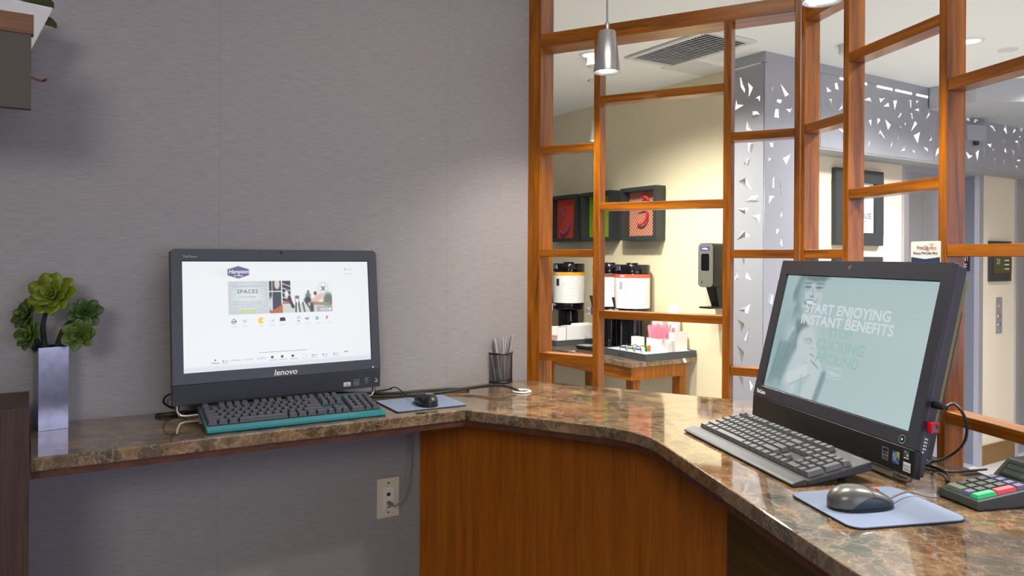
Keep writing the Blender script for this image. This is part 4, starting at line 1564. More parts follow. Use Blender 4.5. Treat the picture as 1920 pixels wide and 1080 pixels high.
# footer marks
m.use('lit_grey').rect(-.066, .066, -.1035, -.1022, PL2)
yf = -.119
for i, x in enumerate((-.178, -.154, -.126, -.094, -.059, -.029, -.002, .027, .057, .085, .115, .147, .179)):
    if i in (2, 3, 4):
        m.use('lit_grey').text(('CONRAD', 'CANOPY', 'CURIO')[i - 2], .0065 + .002 * (i == 4), PL2, x, yf - .002, 'CENTER')
    elif i == 0:
        m.use('lit_dark').disc(x, yf + .004, .002, PL2)
        m.use('lit_grey').text('Hilton', .008, PL2, x, yf - .006, 'CENTER', 0, 1, .02)
    elif i in (5, 6, 7):
        m.use('lit_dark').disc(x - .002, yf + .002, .0038, PL2).use('lit_grey').rect(x - .01, x + .012, yf - .0065, yf - .0052, PL2)
    elif i == 8:
        m.use('lit_pale').ring(x, yf, .006, .0072, PL2)
    elif i == 12:
        m.use('lit_dark').flat([(x - .005, yf + .006), (x, yf + .0035), (x - .005, yf + .001)], PL2).flat([(x + .005, yf + .006), (x, yf + .0035), (x + .005, yf + .001)], PL2)
    else:
        m.use('lit_grey').disc(x - .004, yf, .0025, PL2).rect(x, x + .009, yf - .001, yf + .0006, PL2).rect(x - .008, x + .009, yf - .006, yf - .005, PL2)
m.build('footer_marks', scL)
# printing on the bezel and stickers
m = MB().use('print_white').text('lenovo', .0215, BL, .003, -.1665, 'CENTER', .22, 1.08, .018)
m.use('print_grey').text('ThinkCentre', .0085, BL, -.236, .1535, 'CENTER', 0, .78, .02)
m.build('lettering', rootL)
MB().use('black_gloss').disc(0, .1675, .004, BL).build('camera_lens', rootL)
MB().use('black_gloss').disc(-.058, .1665, .0016, BL).build('microphone', rootL)
MB().use('led_cyan').disc(.2585, -.1655, .0016, BL).build('power_light', rootL)


def sticker_set(root, C, items):
    for kind, x, y, w_, h__ in items:
        C2 = lambda a, b, C=C: C(a, b) + Vector((0, -.0003, 0))
        C3 = lambda a, b, C=C: C(a, b) + Vector((0, -.0006, 0))
        m = MB()
        if kind == 'label':
            m.use('print_white').rect(x - w_, x + w_, y - h__, y + h__, C2)
            m.use('print_dark').text('lenovo', h__ * .8, C3, x, y + h__ * .05, 'CENTER', .2)
            for q in range(2):
                m.rect(x - w_ * .8, x + w_ * .8, y - h__ * (.3 + .35 * q) - .0005, y - h__ * (.3 + .35 * q) + .0005, C3)
        elif kind == 'star':
            m.use('print_grey')
            for a in ((x - w_, x + w_, y + h__ - .001, y + h__), (x - w_, x + w_, y - h__, y - h__ + .001), (x - w_, x - w_ + .001, y - h__, y + h__), (x + w_ - .001, x + w_, y - h__, y + h__), (x - w_, x + w_, y - h__ * .35, y - h__ * .2)):
                m.rect(*a, C2)
            m.text('energy', h__ * .55, C2, x, y + h__ * .1, 'CENTER', .3)
            m.text('STAR', h__ * .42, C2, x, y - h__ * .8, 'CENTER')
        elif kind == 'chip':
            m.use('print_grey').ring(x, y + h__ * .2, h__ * .48, h__ * .58, C2, 20)
            m.text('intel', h__ * .5, C2, x, y + h__ * .05, 'CENTER')
            m.rect(x - w_, x + w_, y + h__ * .92, y + h__, C2)
            m.text('inside', h__ * .36, C2, x, y - h__ * .85, 'CENTER')
        elif kind == 'chip_blue':
            m.use('print_blue').rect(x - w_, x + w_, y - h__, y + h__, C2)
            m.use('print_lime').flat([(x + w_, y + h__), (x + w_ * .1, y + h__), (x + w_, y - h__ * .3)], C3)
            m.use('print_white').ring(x - w_ * .3, y + h__ * .25, h__ * .35, h__ * .45, C3, 16).text('intel', h__ * .4, C3, x - w_ * .3, y + h__ * .14, 'CENTER')
            m.text('CORE', h__ * .36, C3, x - w_ * .35, y - h__ * .55, 'CENTER').text('i5', h__ * .36, C3, x + w_ * .55, y - h__ * .8, 'CENTER')
        elif kind == 'flag':
            m.use('print_navy').rect(x - w_, x + w_, y - h__, y + h__, C2)
            e = .0006
            for (cx_, cy_, cm) in ((-1, 1, 'print_orange'), (1, 1, 'print_green'), (-1, -1, 'print_blue'), (1, -1, 'print_yellow')):
                x0, x1 = sorted((x + cx_ * e, x + cx_ * w_ * .6))
                y0, y1 = sorted((y + h__ * .2 + cy_ * e, y + h__ * .2 + cy_ * h__ * .5))
                m.use(cm).rect(x0, x1, y0, y1, C3)
            m.use('print_white').rect(x - w_ * .7, x + w_ * .7, y - h__ * .75, y - h__ * .55, C3)
        m.build('sticker', root)


sticker_set(rootL, CL, [('label', .180, -.209, .0105, .006), ('star', .208, -.206, .0075, .0085), ('chip', .239, -.2045, .0075, .009), ('flag', .269, -.2035, .0065, .0075)])

# ---- right computer: full-screen advertisement
SR = Screen((0.721, 1.644, 1.318), 168.05, 13.6)
rootR, scR, chinR, BR, CR = computer(SR, 'black all-in-one computer showing a pale teal advertisement on the marble counter',
                                     dict(top=.180, bezel='charcoal_shiny', round=False, rear='rear_olive', prop_y=.15, foot_x=.262, chin='chin_black', recess=.003))
PRs = lambda x, y: SR.P(x, y, 0.0028)
PR2 = lambda x, y: SR.P(x, y, 0.0025)


def advert(U, V):
    X = -.2545 + .509 * U
    Y = .1432 - .2864 * V
    img = np.ones(U.shape + (3,)) * np.array([160, 182, 184.0])
    img = paint(img, np.clip(U * 1.1 - .2, 0, 1) * np.clip(1 - abs(V - .45) * 1.2, 0, 1), (178, 197, 200), .8)
    img = paint(img, np.clip((V - .55) * 1.6, 0, 1) * np.clip(U, 0, 1), (182, 202, 205), .75)
    D, Md, Lt = (106, 134, 138), (130, 156, 160), (184, 197, 201)
    S = lambda *a, **k: soft(X, Y, *a, **k)
    img = paint(img, S(-.235, .0, .06, .14, edge=.6), (146, 176, 178), .8)
    # standing man: dark shoulder, neck, head and a smiling face
    img = paint(img, S(-.190, -.03, .050, .070, edge=.5), Md, .8)
    img = paint(img, S(-.178, .050, .020, .052, edge=.25, rot=-.15), D, .85)
    img = paint(img, S(-.150, .000, .060, .050, edge=.4), Lt, .85)
    img = paint(img, S(-.152, .116, .054, .060, edge=.10), D, .85)
    img = paint(img, S(-.142, .101, .045, .050, edge=.16), Lt, .92)
    img = paint(img, S(-.205, .098, .009, .021, edge=.25), D, .85)
    img = paint(img, S(-.136, .151, .056, .022, edge=.2), (96, 122, 126), .9)
    img = paint(img, S(-.180, .100, .012, .045, edge=.5), Md, .7)
    for x in (-.160, -.117):
        img = paint(img, S(x, .1165, .0135, .0036, edge=.35), (92, 118, 122), .9)
        img = paint(img, S(x - .001, .1255, .0165, .0026, edge=.4), (92, 118, 122), .8)
        img = paint(img, S(x, .109, .012, .0035, edge=.6), Md, .5)
    img = paint(img, seg(X, Y, -.140, .114, -.133, .095, .0022, .6), Md, .7)
    img = paint(img, S(-.137, .0935, .0085, .0028, edge=.5), D, .8)
    img = paint(img, S(-.141, .0785, .0215, .0075, edge=.25), (92, 118, 122), .9)
    img = paint(img, S(-.1405, .0802, .0165, .0034, edge=.3), (222, 230, 232), .95)
    img = paint(img, seg(X, Y, -.168, .092, -.163, .076, .0016, .7), Md, .8)
    img = paint(img, seg(X, Y, -.113, .092, -.117, .078, .0016, .7), Md, .8)
    img = paint(img, S(-.142, .060, .020, .006, edge=.6), Md, .6)
    # woman leaning back against him: long hair, upturned face, clasped hands
    for k in range(7):
        img = paint(img, seg(X, Y, -.140 - .006 * k, .020 - .004 * k, -.168 - .006 * k, -.055, .010, .5), D if k % 2 else Md, .85)
        img = paint(img, seg(X, Y, -.168 - .006 * k, -.050, -.190 - .005 * k, -.125 + .006 * k, .009, .6), D if k % 2 else Md, .7)
    for k in range(5):
        img = paint(img, seg(X, Y, -.190 - .008 * k, -.030, -.222 - .004 * k, -.128, .007, .5), Md if k % 2 else D, .7)
    img = paint(img, S(-.146, .014, .036, .018, edge=.25, rot=-.5), (98, 126, 130), .9)
    img = paint(img, S(-.120, -.020, .034, .042, edge=.14, rot=.5), Lt, .96)
    img = paint(img, S(-.100, -.045, .030, .030, edge=.18), Lt, .92)
    img = paint(img, S(-.090, -.016, .011, .010, edge=.25), Lt, .95)
    img = paint(img, seg(X, Y, -.112, -.0050, -.099, -.0100, .0018, .6), D, .6)
    img = paint(img, seg(X, Y, -.131, -.0112, -.117, -.0072, .0016, .6), D, .45)
    img = paint(img, S(-.112, -.014, .012, .006, edge=.7), Md, .35)
    img = paint(img, seg(X, Y, -.097, -.0285, -.089, -.0265, .0014, .7), Md, .6)
    img = paint(img, seg(X, Y, -.096, -.0410, -.081, -.0448, .0018, .6), D, .55)
    img = paint(img, seg(X, Y, -.128, -.055, -.100, -.068, .0040, .8), Md, .5)
    img = paint(img, seg(X, Y, -.135, -.065, -.155, -.125, .030, .3), Lt, .9)
    img = paint(img, seg(X, Y, -.150, -.105, -.068, -.068, .017, .2), (192, 205, 209), .95)
    img = paint(img, S(-.070, -.071, .026, .023, edge=.18), Lt, .96)
    for k in range(4):
        img = paint(img, seg(X, Y, -.088 + .009 * k, -.056 - .003 * k, -.058 + .006 * k, -.067 - .006 * k, .0013, .5), D, .75)
    img = paint(img, seg(X, Y, -.058, -.09, -.082, -.15, .024, .25), Lt, .92)
    img = paint(img, seg(X, Y, -.032, -.082, -.046, -.15, .009, .5), D, .75)
    img = paint(img, seg(X, Y, -.150, -.122, -.082, -.090, .0022, .8), Md, .55)
    img = paint(img, seg(X, Y, -.112, -.095, -.100, -.145, .0025, .8), Md, .35)
    img = paint(img, S(-.215, -.14, .05, .02, edge=.6), (136, 166, 168), .8)
    st = .5 + .5 * np.sin(V * 190)
    img = img + (st[..., None] - .5) * 2.0
    return img


picture_grid(scR, 'advert_picture', PRs, -.2545, .2545, -.1432, .1432, 280, 158, advert)
m = MB().use('lit_mist').text('START ENJOYING', .0325, PR2, -.153, .0555, 'LEFT', 0, 1.14, .022)
m.text('INSTANT BENEFITS', .0325, PR2, -.160, .0275, 'LEFT', 0, 1.14, .022)
m.build('headline', scR)
m = MB()
m.use('lit_teal').text('STOP', .030, PR2, -.046, .0055, 'LEFT', 0, 1.16, .02)
m.text('CLICKING', .034, PR2, -.082, -.0245, 'LEFT', 0, 1.08, .02)
m.text('AROUND', .034, PR2, -.073, -.0545, 'LEFT', 0, 1.02, .02)
m.build('slogan', scR)
m = MB()
m.use('lit_mist').text('Hilton', .017, PR2, .003, -.0785, 'CENTER', 0, .9)
for a in ((-.023, .028, -.0835, -.0825), (-.023, .028, -.0615, -.0605), (-.023, -.022, -.0835, -.0605), (.027, .028, -.0835, -.0605)):
    m.rect(*a, PR2)
m.build('brand_box', scR)
m = MB().use('print_white').text('ThinkCentre', .0125, BR, -.249, -.1635, 'CENTER', 0, .62, .03)
m.build('lettering', rootR)
MB().use('chrome').ring(-.012, .166, .0012, .0045, BR, 14).disc(-.004, .1675, .0015, BR, 8).build('camera_lens', rootR)
m = MB().use('chrome').ring(.246, -.1605, .0062, .0086, BR)
m.use('black_gloss').disc(.246, -.1605, .0064, BR)
pb = m.build('power_button', rootR)
MB().use('led_green').disc(.246, -.1605, .0022, lambda x, y: SR.P(x, y, -.0050)).build('power_light', pb)
sticker_set(rootR, CR, [('star', .206, -.197, .0085, .0115), ('chip_blue', .235, -.1975, .0095, .0115), ('flag', .262, -.1855, .0085, .0095), ('label', .264, -.2075, .0095, .0085)])
# printed mark and sockets on the right-hand edge
SXe = 0.2826
E_ = lambda a, b: SR.P(SXe + .0004, b, a)
m = MB().use('print_white')
for i in range(5):
    m.rect(.010, .0135, -.150 - .0062 * i, -.1465 - .0062 * i, E_)
    if i < 4:
        m.rect(.0148, .017, -.150 - .0062 * i, -.147 - .0062 * i, E_)
m.build('side_marking', rootR)

# sign card on top of the right computer
cpos = SR.world(SR.P(.190, .1805, .012))
t = thing('sign_card', 'small white PrintSpots card standing on top of the right computer', 'sign', cpos, SR.rz)
m = MB().use('white_plastic').prism(rounded(-.039, .039, 0, .044, .004), 0, .0012, lambda x, y, z: (x, z, y))
cd = m.build('card', t)
fc_ = lambda x, y: (x, -.0004, y)
m = MB().use('print_navy').flat([(-.0375, .001), (.0375, .001), (.0375, .013), (0, .009), (-.0375, .013)], fc_)
m.use('print_dark').text('PrintSp', .0115, fc_, -.0225, .0275, 'LEFT', 0, .88)
m.use('print_orange').text('Sp', .0115, lambda x, y: (x, -.0007, y), .0022, .0275, 'LEFT', 0, .88)
m.use('print_dark').ring(.0165, .0308, .0016, .0028, fc_, 14)
m.use('print_orange').text('ts', .0115, fc_, .0205, .0275, 'LEFT', 0, .88)
m.use('print_grey').rect(.012, .021, .0365, .0372, fc_).rect(.0105, .0225, .0385, .0392, fc_)
m.use('print_dark').text('Release Print Jobs Here', .0075, fc_, 0, .0185, 'CENTER', 0, .88, .01)
m.build('lettering', cd)

# usb plug with its lead, and red cap, in the right-hand edge
up = SR.world(SR.P(SXe, -.084, .014))
rx = SR.rz
t = thing('usb_lead', 'black cable plugged into the side of the right computer', 'cable', up, rx)
dxl = Matrix.Rotation(-rx, 3, 'Z')


def loc_of(u, v, y=None, z=None):
    w_ = at_depth(u, v, y) if y else onz(u, v, z)
    return w_


wpts = [loc_of(1770, 752, up.y - .012), loc_of(1789, 757, up.y - .03), loc_of(1807, 778, up.y - .05), loc_of(1813, 810, up.y - .045), loc_of(1803, 838, up.y - .02), loc_of(1775, 858, up.y + .02), onz(1748, 866, ZC + .006), onz(1728, 862, ZC + .005), onz(1700, 856, ZC + .005)]
lp = [dxl @ (q - up) for q in wpts]
MB().use('black_plastic').tube([(-.001, 0, 0), (.016, 0, .0005), (.03, -.002, .0)], .006, 8, radii=[.0065, .0068, .005]).build('plug', t, smooth=True)
MB().use('cable_black').tube([(.028, -.002, 0)] + lp[1:], .0026, 8, smooth=6).build('cord', t, smooth=True)
up2 = SR.world(SR.P(SXe, -.124, .016))
t = thing('usb_stick', 'red usb cap in the side of the right computer', 'usb stick', up2, rx)
MB().use('red_plastic').box(0.0004, .013, -.0085, .0085, -.0095, .0095).build('cap', t, bevel=0.0015)
MB().use('chrome').box(.013, .0138, -.0055, .0055, -.007, .007).build('rim', t)


# ---------------------------------------------------------------- keyboards
U1 = 0.019
ROWS = []


def row(y, items, x=0.0):
    for it in items:
        if it < 0:
            x += -it
        else:
            ROWS.append((x, y, it, 1.0))
            x += it


row(5.35, [1, -1, 1, 1, 1, 1, -.5, 1, 1, 1, 1, -.5, 1, 1, 1, 1, -.25, 1, 1, 1])
row(4, [1] * 13 + [2, -.25, 1, 1, 1, -.25, 1, 1, 1, 1])
row(3, [1.5] + [1] * 12 + [1.5, -.25, 1, 1, 1, -.25, 1, 1, 1])
row(2, [1.75] + [1] * 11 + [2.25, -3.5, 1, 1, 1])
row(1, [2.25] + [1] * 10 + [2.75, -1.25, 1, -1.25, 1, 1, 1])
row(0, [1.25, 1.25, 1.25, 6.25, 1.25, 1.25, 1.25, 1.25, -.25, 1, 1, 1, -.25, 2, 1])
ROWS.append((21.5, 2, 1, 2.0))
ROWS.append((21.5, 0, 1, 2.0))


def keyboard(name, label, fr, wd, dp, keymat, palm, deck):
    root = thing(name, label, 'keyboard', fr.at(0, 0, ZC + .0004), fr.rz, 'computer keyboards')
    W2 = wd / 2
    pd = .032

    def zt(y):                                       # top surface of the case
        return .010 + .028 * max(0, (y - pd)) / (dp - pd) if y > pd else .006 + .004 * y / pd

    m = MB().use(deck)
    prof = [(pd, .001), (dp - .004, .020), (dp, .024), (dp - .001, zt(dp)), (pd, zt(pd))]
    m.prism(prof, -W2, W2, lambda y, z, x: (x, y, z))
    m.build('case', root, bevel=0.0015, segs=1)
    m = MB().use(palm)
    m.prism([(0.002, .001), (pd - .0008, .001), (pd - .0008, zt(pd) + .002), (pd - .006, zt(pd) + .0035), (.006, .008), (0, .005)], -W2, W2, lambda y, z, x: (x, y, z))
    m.build('palm_rest', root, bevel=0.001, segs=1)
    for sg in (-1, 1):
        MB().use('black_plastic').box(sg * (W2 - .05) - .012, sg * (W2 - .05) + .012, dp - .03, dp - .022, 0, .0175).build('foot', root)
    x0 = -22.5 * U1 / 2
    y0 = pd + .006
    slope = math.atan2(.028, dp - pd)
    cache = {}
    for kx, ky, kw, kh in ROWS:
        if (kw, kh) not in cache:
            q = MB().use(keymat)
            a, b = kw * U1 / 2 - .0008, kh * U1 / 2 - .0008
            q.frustum(-a, a, -b, b, 0, .0085, .0030, .0026, None, .0008)
            me = q.build('key', None)
            cache[(kw, kh)] = me.data
            bpy.data.objects.remove(me)
        cx_ = x0 + (kx + kw / 2) * U1
        cy_ = y0 + (ky + kh / 2) * U1
        zz = zt(pd) + (cy_ - pd) * math.tan(slope) + .0012
        share('key', cache[(kw, kh)], root, (cx_, cy_, zz), (slope, 0, 0))
    return root, pd, zt


kr = onz(1482, 907, ZC + .006)
kl = onz(1283.5, 806, ZC + .006)
hk = math.degrees(math.atan2(kr.x - kl.x, kr.y - kl.y))
mid = (kr + kl) / 2
KR, pdR, ztR = keyboard('keyboard', 'dark grey keyboard in front of the right computer on the marble counter', Frame(mid[:2], hk), 0.445, .170, 'key_grey', 'palm_grey', 'keyboard_base')
m = MB().use('print_grey').text('lenovo', .0085, lambda x, y: (x, y, ztR(y) + .0004), .185, .1605, 'CENTER', .2)
m.build('lettering', KR)
kr2 = onz(725.6, 777, ZC + .004)
kl2 = onz(388, 813, ZC + .004)
hk2 = math.degrees(math.atan2(kr2.x - kl2.x, kr2.y - kl2.y))
mid2 = (kr2 + kl2) / 2
KL, pdL, ztL = keyboard('keyboard', 'dark keyboard with teal front strip below the left computer', Frame(mid2[:2], hk2), 0.44, .166, 'key_slate', 'palm_teal', 'deck_teal')


# ---------------------------------------------------------------- mouse pads and mice
def mouse_pad(label, corners, r):
    P_ = [onz(u, v, ZC) for u, v in corners]          # front-left, front-right, back-right, back-left
    c_ = sum(P_, Vector()) / 4
    d_ = ((P_[1] - P_[0]) + (P_[2] - P_[3])).normalized()
    wd = (((P_[1] - P_[0]).length + (P_[2] - P_[3]).length) / 2)
    dp = (((P_[3] - P_[0]).length + (P_[2] - P_[1]).length) / 2)
    root = thing('mouse_pad', label, 'mouse pad', (c_.x, c_.y, ZC + .0004), math.atan2(d_.y, d_.x), 'blue mouse pads')
    MB().use('pad_rubber').prism(rounded(-wd / 2, wd / 2, -dp / 2, dp / 2, r), 0, .002).build('rubber_base', root)
    MB().use('pad_blue').prism(rounded(-wd / 2 + .0006, wd / 2 - .0006, -dp / 2 + .0006, dp / 2 - .0006, r), .002, .0036).build('cloth_top', root)
    return root


mouse_pad('pale blue mouse pad beside the left keyboard', [(746.7, 775), (877, 760), (828, 742.6), (702, 753.7)], .008)
mouse_pad('pale blue mouse pad in front of the right keyboard and card keypad', [(1603, 996.7), (1813, 978), (1680, 915), (1475, 926.7)], .022)


def mouse(label, loc, heading, L, Wd, Ht, topmat, sidemat, wheelmat, group='computer mice'):
    """nose points along heading"""
    root = thing('computer_mouse', label, 'mouse', loc, PI / 2 - math.radians(heading), group)
    nt_, nu = 56, 40

    def surf(t, k, zmin, zmax):
        # t 0 tail .. 1 nose, k -1..1 across
        x = (t - .5) * L
        wf = (max(0.0, 1 - abs(2 * t - 1) ** 2.6)) ** .5
        wv = Wd / 2 * (wf * (1 - .12 * t))
        hz = Ht * (max(0.0, math.sin(PI * min(1, (t * .94 + .04)) ** .78)) ** .62) * (1 - .22 * t)
        return x, wv, hz

    def point(t_, a):
        x, wv, hz = surf(t_, 0, 0, 0)
        return (x, wv * math.cos(a) * (1 - .10 * (1 - math.sin(a))), .004 + hz * (math.sin(max(a, 0)) ** .62 if a < PI else 0))

    def split(t_):
        """angle at which the dark side grip meets the shell"""
        if t_ < .24 or t_ > .97:
            return 1e-4
        lim = .66 * math.sin(PI * min(1, (t_ - .24) / .80)) ** .8
        return max(1e-4, math.asin(min(.98, lim ** (1 / .62))))

    def patch(name, mt, lo, hi, n):
        vs, fs = [], []
        for i in range(nt_ + 1):
            t_ = .5 - .5 * math.cos(PI * i / nt_)
            a0, a1 = lo(t_), hi(t_)
            vs += [point(t_, a0 + (a1 - a0) * j / n) for j in range(n + 1)]
        for i in range(nt_):
            for j in range(n):
                fs.append((i * (n + 1) + j, (i + 1) * (n + 1) + j, (i + 1) * (n + 1) + j + 1, i * (n + 1) + j + 1))
        return MB().use(mt).add(vs, fs).build(name, root, smooth=True)

    patch('shell', topmat, split, lambda t_: PI - split(t_), 30)
    patch('side_grip', sidemat, lambda t_: 0.0, split, 6)
    patch('side_grip', sidemat, lambda t_: PI - split(t_), lambda t_: PI - 1e-5, 6)
    MB().use('black_plastic').prism([((x_ - .5) * L * .985, s_ * Wd / 2 * (max(0.0, 1 - abs(2 * x_ - 1) ** 2.6)) ** .5 * (1 - .12 * x_) * .96)
                                    for x_, s_ in [(.5 - .5 * math.cos(PI * q / 24), 1) for q in range(25)] + [(.5 - .5 * math.cos(PI * q / 24), -1) for q in range(23, 0, -1)]], 0, .0045).build('base', root)
    hz = surf(.72, 0, 0, 0)[2]
    q = MB().use(wheelmat).tube([((.72 - .5) * L, -.004, hz - .001), ((.72 - .5) * L, .004, hz - .001)], .0075, 14)
    q.build('scroll_wheel', root, smooth=True)
    # split between the two buttons
    pts = []
    for k in range(7):
        t_ = .56 + .40 * k / 6
        x, wv, hz = surf(t_, 0, 0, 0)
        pts.append((x, 0, hz + .0042))
    MB().use('black_plastic').tube(pts, .0005, 5).build('button_gap', root)
    gp = []
    for k in range(9):
        a = PI * (.14 + .72 * k / 8)
        x, wv, hz = surf(.58, 0, 0, 0)
        gp.append((x, wv * math.cos(a) * (1 - .10 * (1 - math.sin(a))), .0042 + hz * (math.sin(a) ** .62)))
    MB().use('black_plastic').tube(gp, .0005, 5).build('button_gap', root)
    return root


m1, m2_ = onz(1548, 957, ZC + .004), onz(1670, 948, ZC + .004)
mr = (m1 + m2_) / 2 + Vector((0.006, .006, 0))
mouseR = mouse('silver grey mouse with red wheel on the right mouse pad', (mr.x, mr.y, ZC + .0042), 82, .116, .064, .037, 'mouse_grey', 'mouse_side', 'red_plastic')
inv = Matrix.Rotation(-mouseR.rotation_euler.z, 3, 'Z')
wl = [onz(1690, 925, ZC + .013), onz(1708, 922.5, ZC + .011), onz(1738, 931, ZC + .005), onz(1757, 933, ZC + .0045), onz(1790, 915, ZC + .003)]
ll = [inv @ (q - mouseR.location) for q in wl]
MB().use('cable_grey').tube([(.052, 0, .011)] + ll[:4], .0018, 7, smooth=6).build('cord', mouseR, smooth=True)
ml = onz(793, 762, ZC + .004)
mouseL = mouse('black mouse on the left mouse pad', (ml.x + .004, ml.y + .03, ZC + .0042), -28, .108, .062, .033, 'mouse_black', 'mouse_side', 'black_plastic')
MB().use('print_grey').text('lenovo', .0085, lambda x, y: (-.030 + .35 * y, -x, .0335 + .45 * y), 0, 0, 'CENTER', .2, 1.0, .02).build('lettering', mouseL)
inv = Matrix.Rotation(-mouseL.rotation_euler.z, 3, 'Z')
wl = [onz(763, 742, ZC + .012), onz(750, 731, ZC + .02), onz(739, 726, ZC + .022), onz(722, 732, ZC + .008), onz(690, 737, ZC + .004)]
MB().use('cable_black').tube([(.05, .004, .010)] + [inv @ (q - mouseL.location) for q in wl], .0018, 7, smooth=6).build('cord', mouseL, smooth=True)

# ---------------------------------------------------------------- cables
def cable(name, label, pts, r, matn='cable_black', smooth=6, cat='cable', group='black cables on the counter'):
    b0 = pts[0]
    t = thing(name, label, cat, b0, 0, group)
    MB().use(matn).tube([q - b0 for q in pts], r, 8, smooth=smooth).build('cord', t, smooth=True)
    return t


zc_ = ZC + .0055
cable('power_cable', 'thick black cable running from the left computer into the white grommet', [onz(565, 742, zc_), onz(640, 743, zc_), onz(700, 744.5, zc_), onz(760, 741, zc_), onz(830, 735, zc_), onz(890, 726.5, ZC + .014), onz(935, 722, ZC + .022), onz(960, 727, ZC + .014), onz(976, 736, ZC + .0005)], .0048)
cable('power_cable', 'black cable behind the left mouse running along the wall', [onz(590, 738.5, zc_), onz(660, 738, zc_), onz(730, 737.5, zc_), onz(790, 733, zc_), onz(850, 729.5, ZC + .006), onz(880, 731, ZC + .004)], .004)
cable('loose_cable', 'thin black cable looping up at the left edge of the left computer', [onz(352, 762, ZC + .004), onz(326, 765, ZC + .012), onz(307, 755, ZC + .03), onz(313, 742, ZC + .05), onz(330, 738, ZC + .05), onz(352, 742, ZC + .02)], .0026)
cable('loose_cable', 'thin black cable coiled on the marble left of the left keyboard', [onz(396, 765, ZC + .003), onz(350, 775, ZC + .003), onz(305, 783, ZC + .003), onz(292, 778, ZC + .003), onz(318, 774, ZC + .004), onz(360, 770, ZC + .010), onz(385, 768, ZC + .003)], .0026)
cable('loose_cable', 'black cable drooping below the middle of the left computer', [onz(428, 754, ZC + .022), onz(448, 758, ZC + .012), onz(470, 752, ZC + .022), onz(500, 750, ZC + .016), onz(535, 746, ZC + .022)], .0024)
cable('loose_cable', 'black cable hanging at the right of the left computer', [onz(600, 737, ZC + .012), onz(640, 736, ZC + .016), onz(690, 735, ZC + .008), onz(735, 729, ZC + .012)], .002)
za = ZC + .004
for k_, (lab, pts) in enumerate([
    ('black cable coiled under the right computer, outermost loop', [(1600, 862), (1640, 876), (1690, 884), (1735, 874), (1745, 862), (1728, 854)]),
    ('black cable coiled under the right computer, middle loop', [(1585, 853), (1630, 868), (1680, 877), (1722, 876), (1742, 868)]),
    ('black cable coiled under the right computer, inner loop', [(1610, 858), (1650, 867), (1690, 870), (1720, 868)]),
    ('black cable running from the right computer past the card keypad', [(1720, 877), (1770, 884), (1800, 884), (1850, 880)]),
    ('black cable bending down in front of the card keypad', [(1733, 871), (1760, 879), (1778, 890), (1778, 903)])]):
    cable('loose_cable', lab, [onz(u, v, za + .004 * (k_ % 3)) for u, v in pts], .0026, group='cables under the right computer')

# ---------------------------------------------------------------- outlet on the wall
os_, oz_ = WALL.px(726.7, 932)
t = thing('wall_outlet', 'ivory network outlet plate on the wall under the counter', 'outlet', WALL.at(os_, -.0005, oz_), WALL.rz)
MB().use('ivory_plastic').box(-.036, .036, -.006, 0, -.0605, .0605).build('plate', t, bevel=0.002)
MB().use('white_plastic').box(-.0165, .0165, -.0085, -.006, -.0335, .0335).build('insert', t, bevel=0.001)
fo = lambda x, z: (x, -.0088, z)
MB().use('print_dark').rect(-.006, .006, .006, .016, fo).build('jack', t)
MB().use('print_dark').rect(-.006, .006, -.020, -.010, fo).build('jack', t)
MB().use('print_dark').text('CMR', .008, fo, -.001, -.0315, 'CENTER', 0, 1, .02).build('lettering', t)
for z in (.045, -.045):
    MB().use('chrome').disc(0, z, .003, lambda x, y: (x, -.0063, y), 12).build('screw', t)
p1 = WALL.at(os_, -.0095, oz_ - .015)
t = thing('network_cable', 'thin grey network cable from the outlet up under the counter', 'cable', p1, WALL.rz)
MB().use('cable_grey').box(-.006, .006, -.022, 0, -.0045, .0045).build('plug', t, bevel=0.001)
s2, z2 = WALL.px(770.7, 809, -.02)
ds = s2 - os_
MB().use('cable_grey').tube([(0, -.02, 0), (.012, -.03, -.001), (ds * .6, -.032, .025), (ds * .92, -.022, .10), (ds, -.018, .19), (ds + .004, -.014, z2 - oz_ + .04)], .0024, 8, smooth=6).build('cord', t, smooth=True)

# ---------------------------------------------------------------- mesh pen cup
cc = (onz(915, 716, ZC) + onz(961, 716, ZC)) / 2
cc = Vector((cc.x, cc.y - .004, ZC + .0004))
t = thing('mesh_cup', 'black wire mesh cup full of pens by the corner post', 'pen cup', cc)
RC_, HC_ = .040, .101
nA, nZ = 46, 22
m = MB().use('black_plastic')
vs = [(RC_ * math.cos(2 * PI * (i + .5 * (j % 2)) / nA), RC_ * math.sin(2 * PI * (i + .5 * (j % 2)) / nA), .006 + (HC_ - .012) * j / nZ) for j in range(nZ + 1) for i in range(nA)]
V_ = [Vector(q) for q in vs]
for j in range(nZ):
    for i in range(nA):
        a = V_[j * nA + i]
        for di in ((0, -1) if j % 2 == 0 else (0, 1)):
            b = V_[(j + 1) * nA + (i + di) % nA]
            tn = Vector((-a.y, a.x, 0)).normalized() * .00055
            rd = Vector((a.x, a.y, 0)).normalized() * .0006
            m.add([a - tn, a + tn, b + tn, b - tn, a - rd, b - rd], [(0, 1, 2, 3), (0, 3, 5, 4), (1, 4, 5, 2)])
tag(m.build('wire_mesh', t), kind='stuff')
m = MB().use('black_plastic').lathe([(RC_ - .002, HC_ - .006), (RC_ + .0022, HC_ - .006), (RC_ + .0028, HC_ - .002), (RC_ + .001, HC_), (RC_ - .002, HC_ - .001), (RC_ - .002, HC_ - .006)], 32)
m.add([], [])
m.build('rim', t, smooth=True)
MB().use('black_plastic').lathe([(0, 0), (RC_ + .001, 0), (RC_ + .002, .004), (RC_, .008), (RC_ - .003, .004), (0, .003)], 32).build('base', t, smooth=True)
rp = random.Random(5)
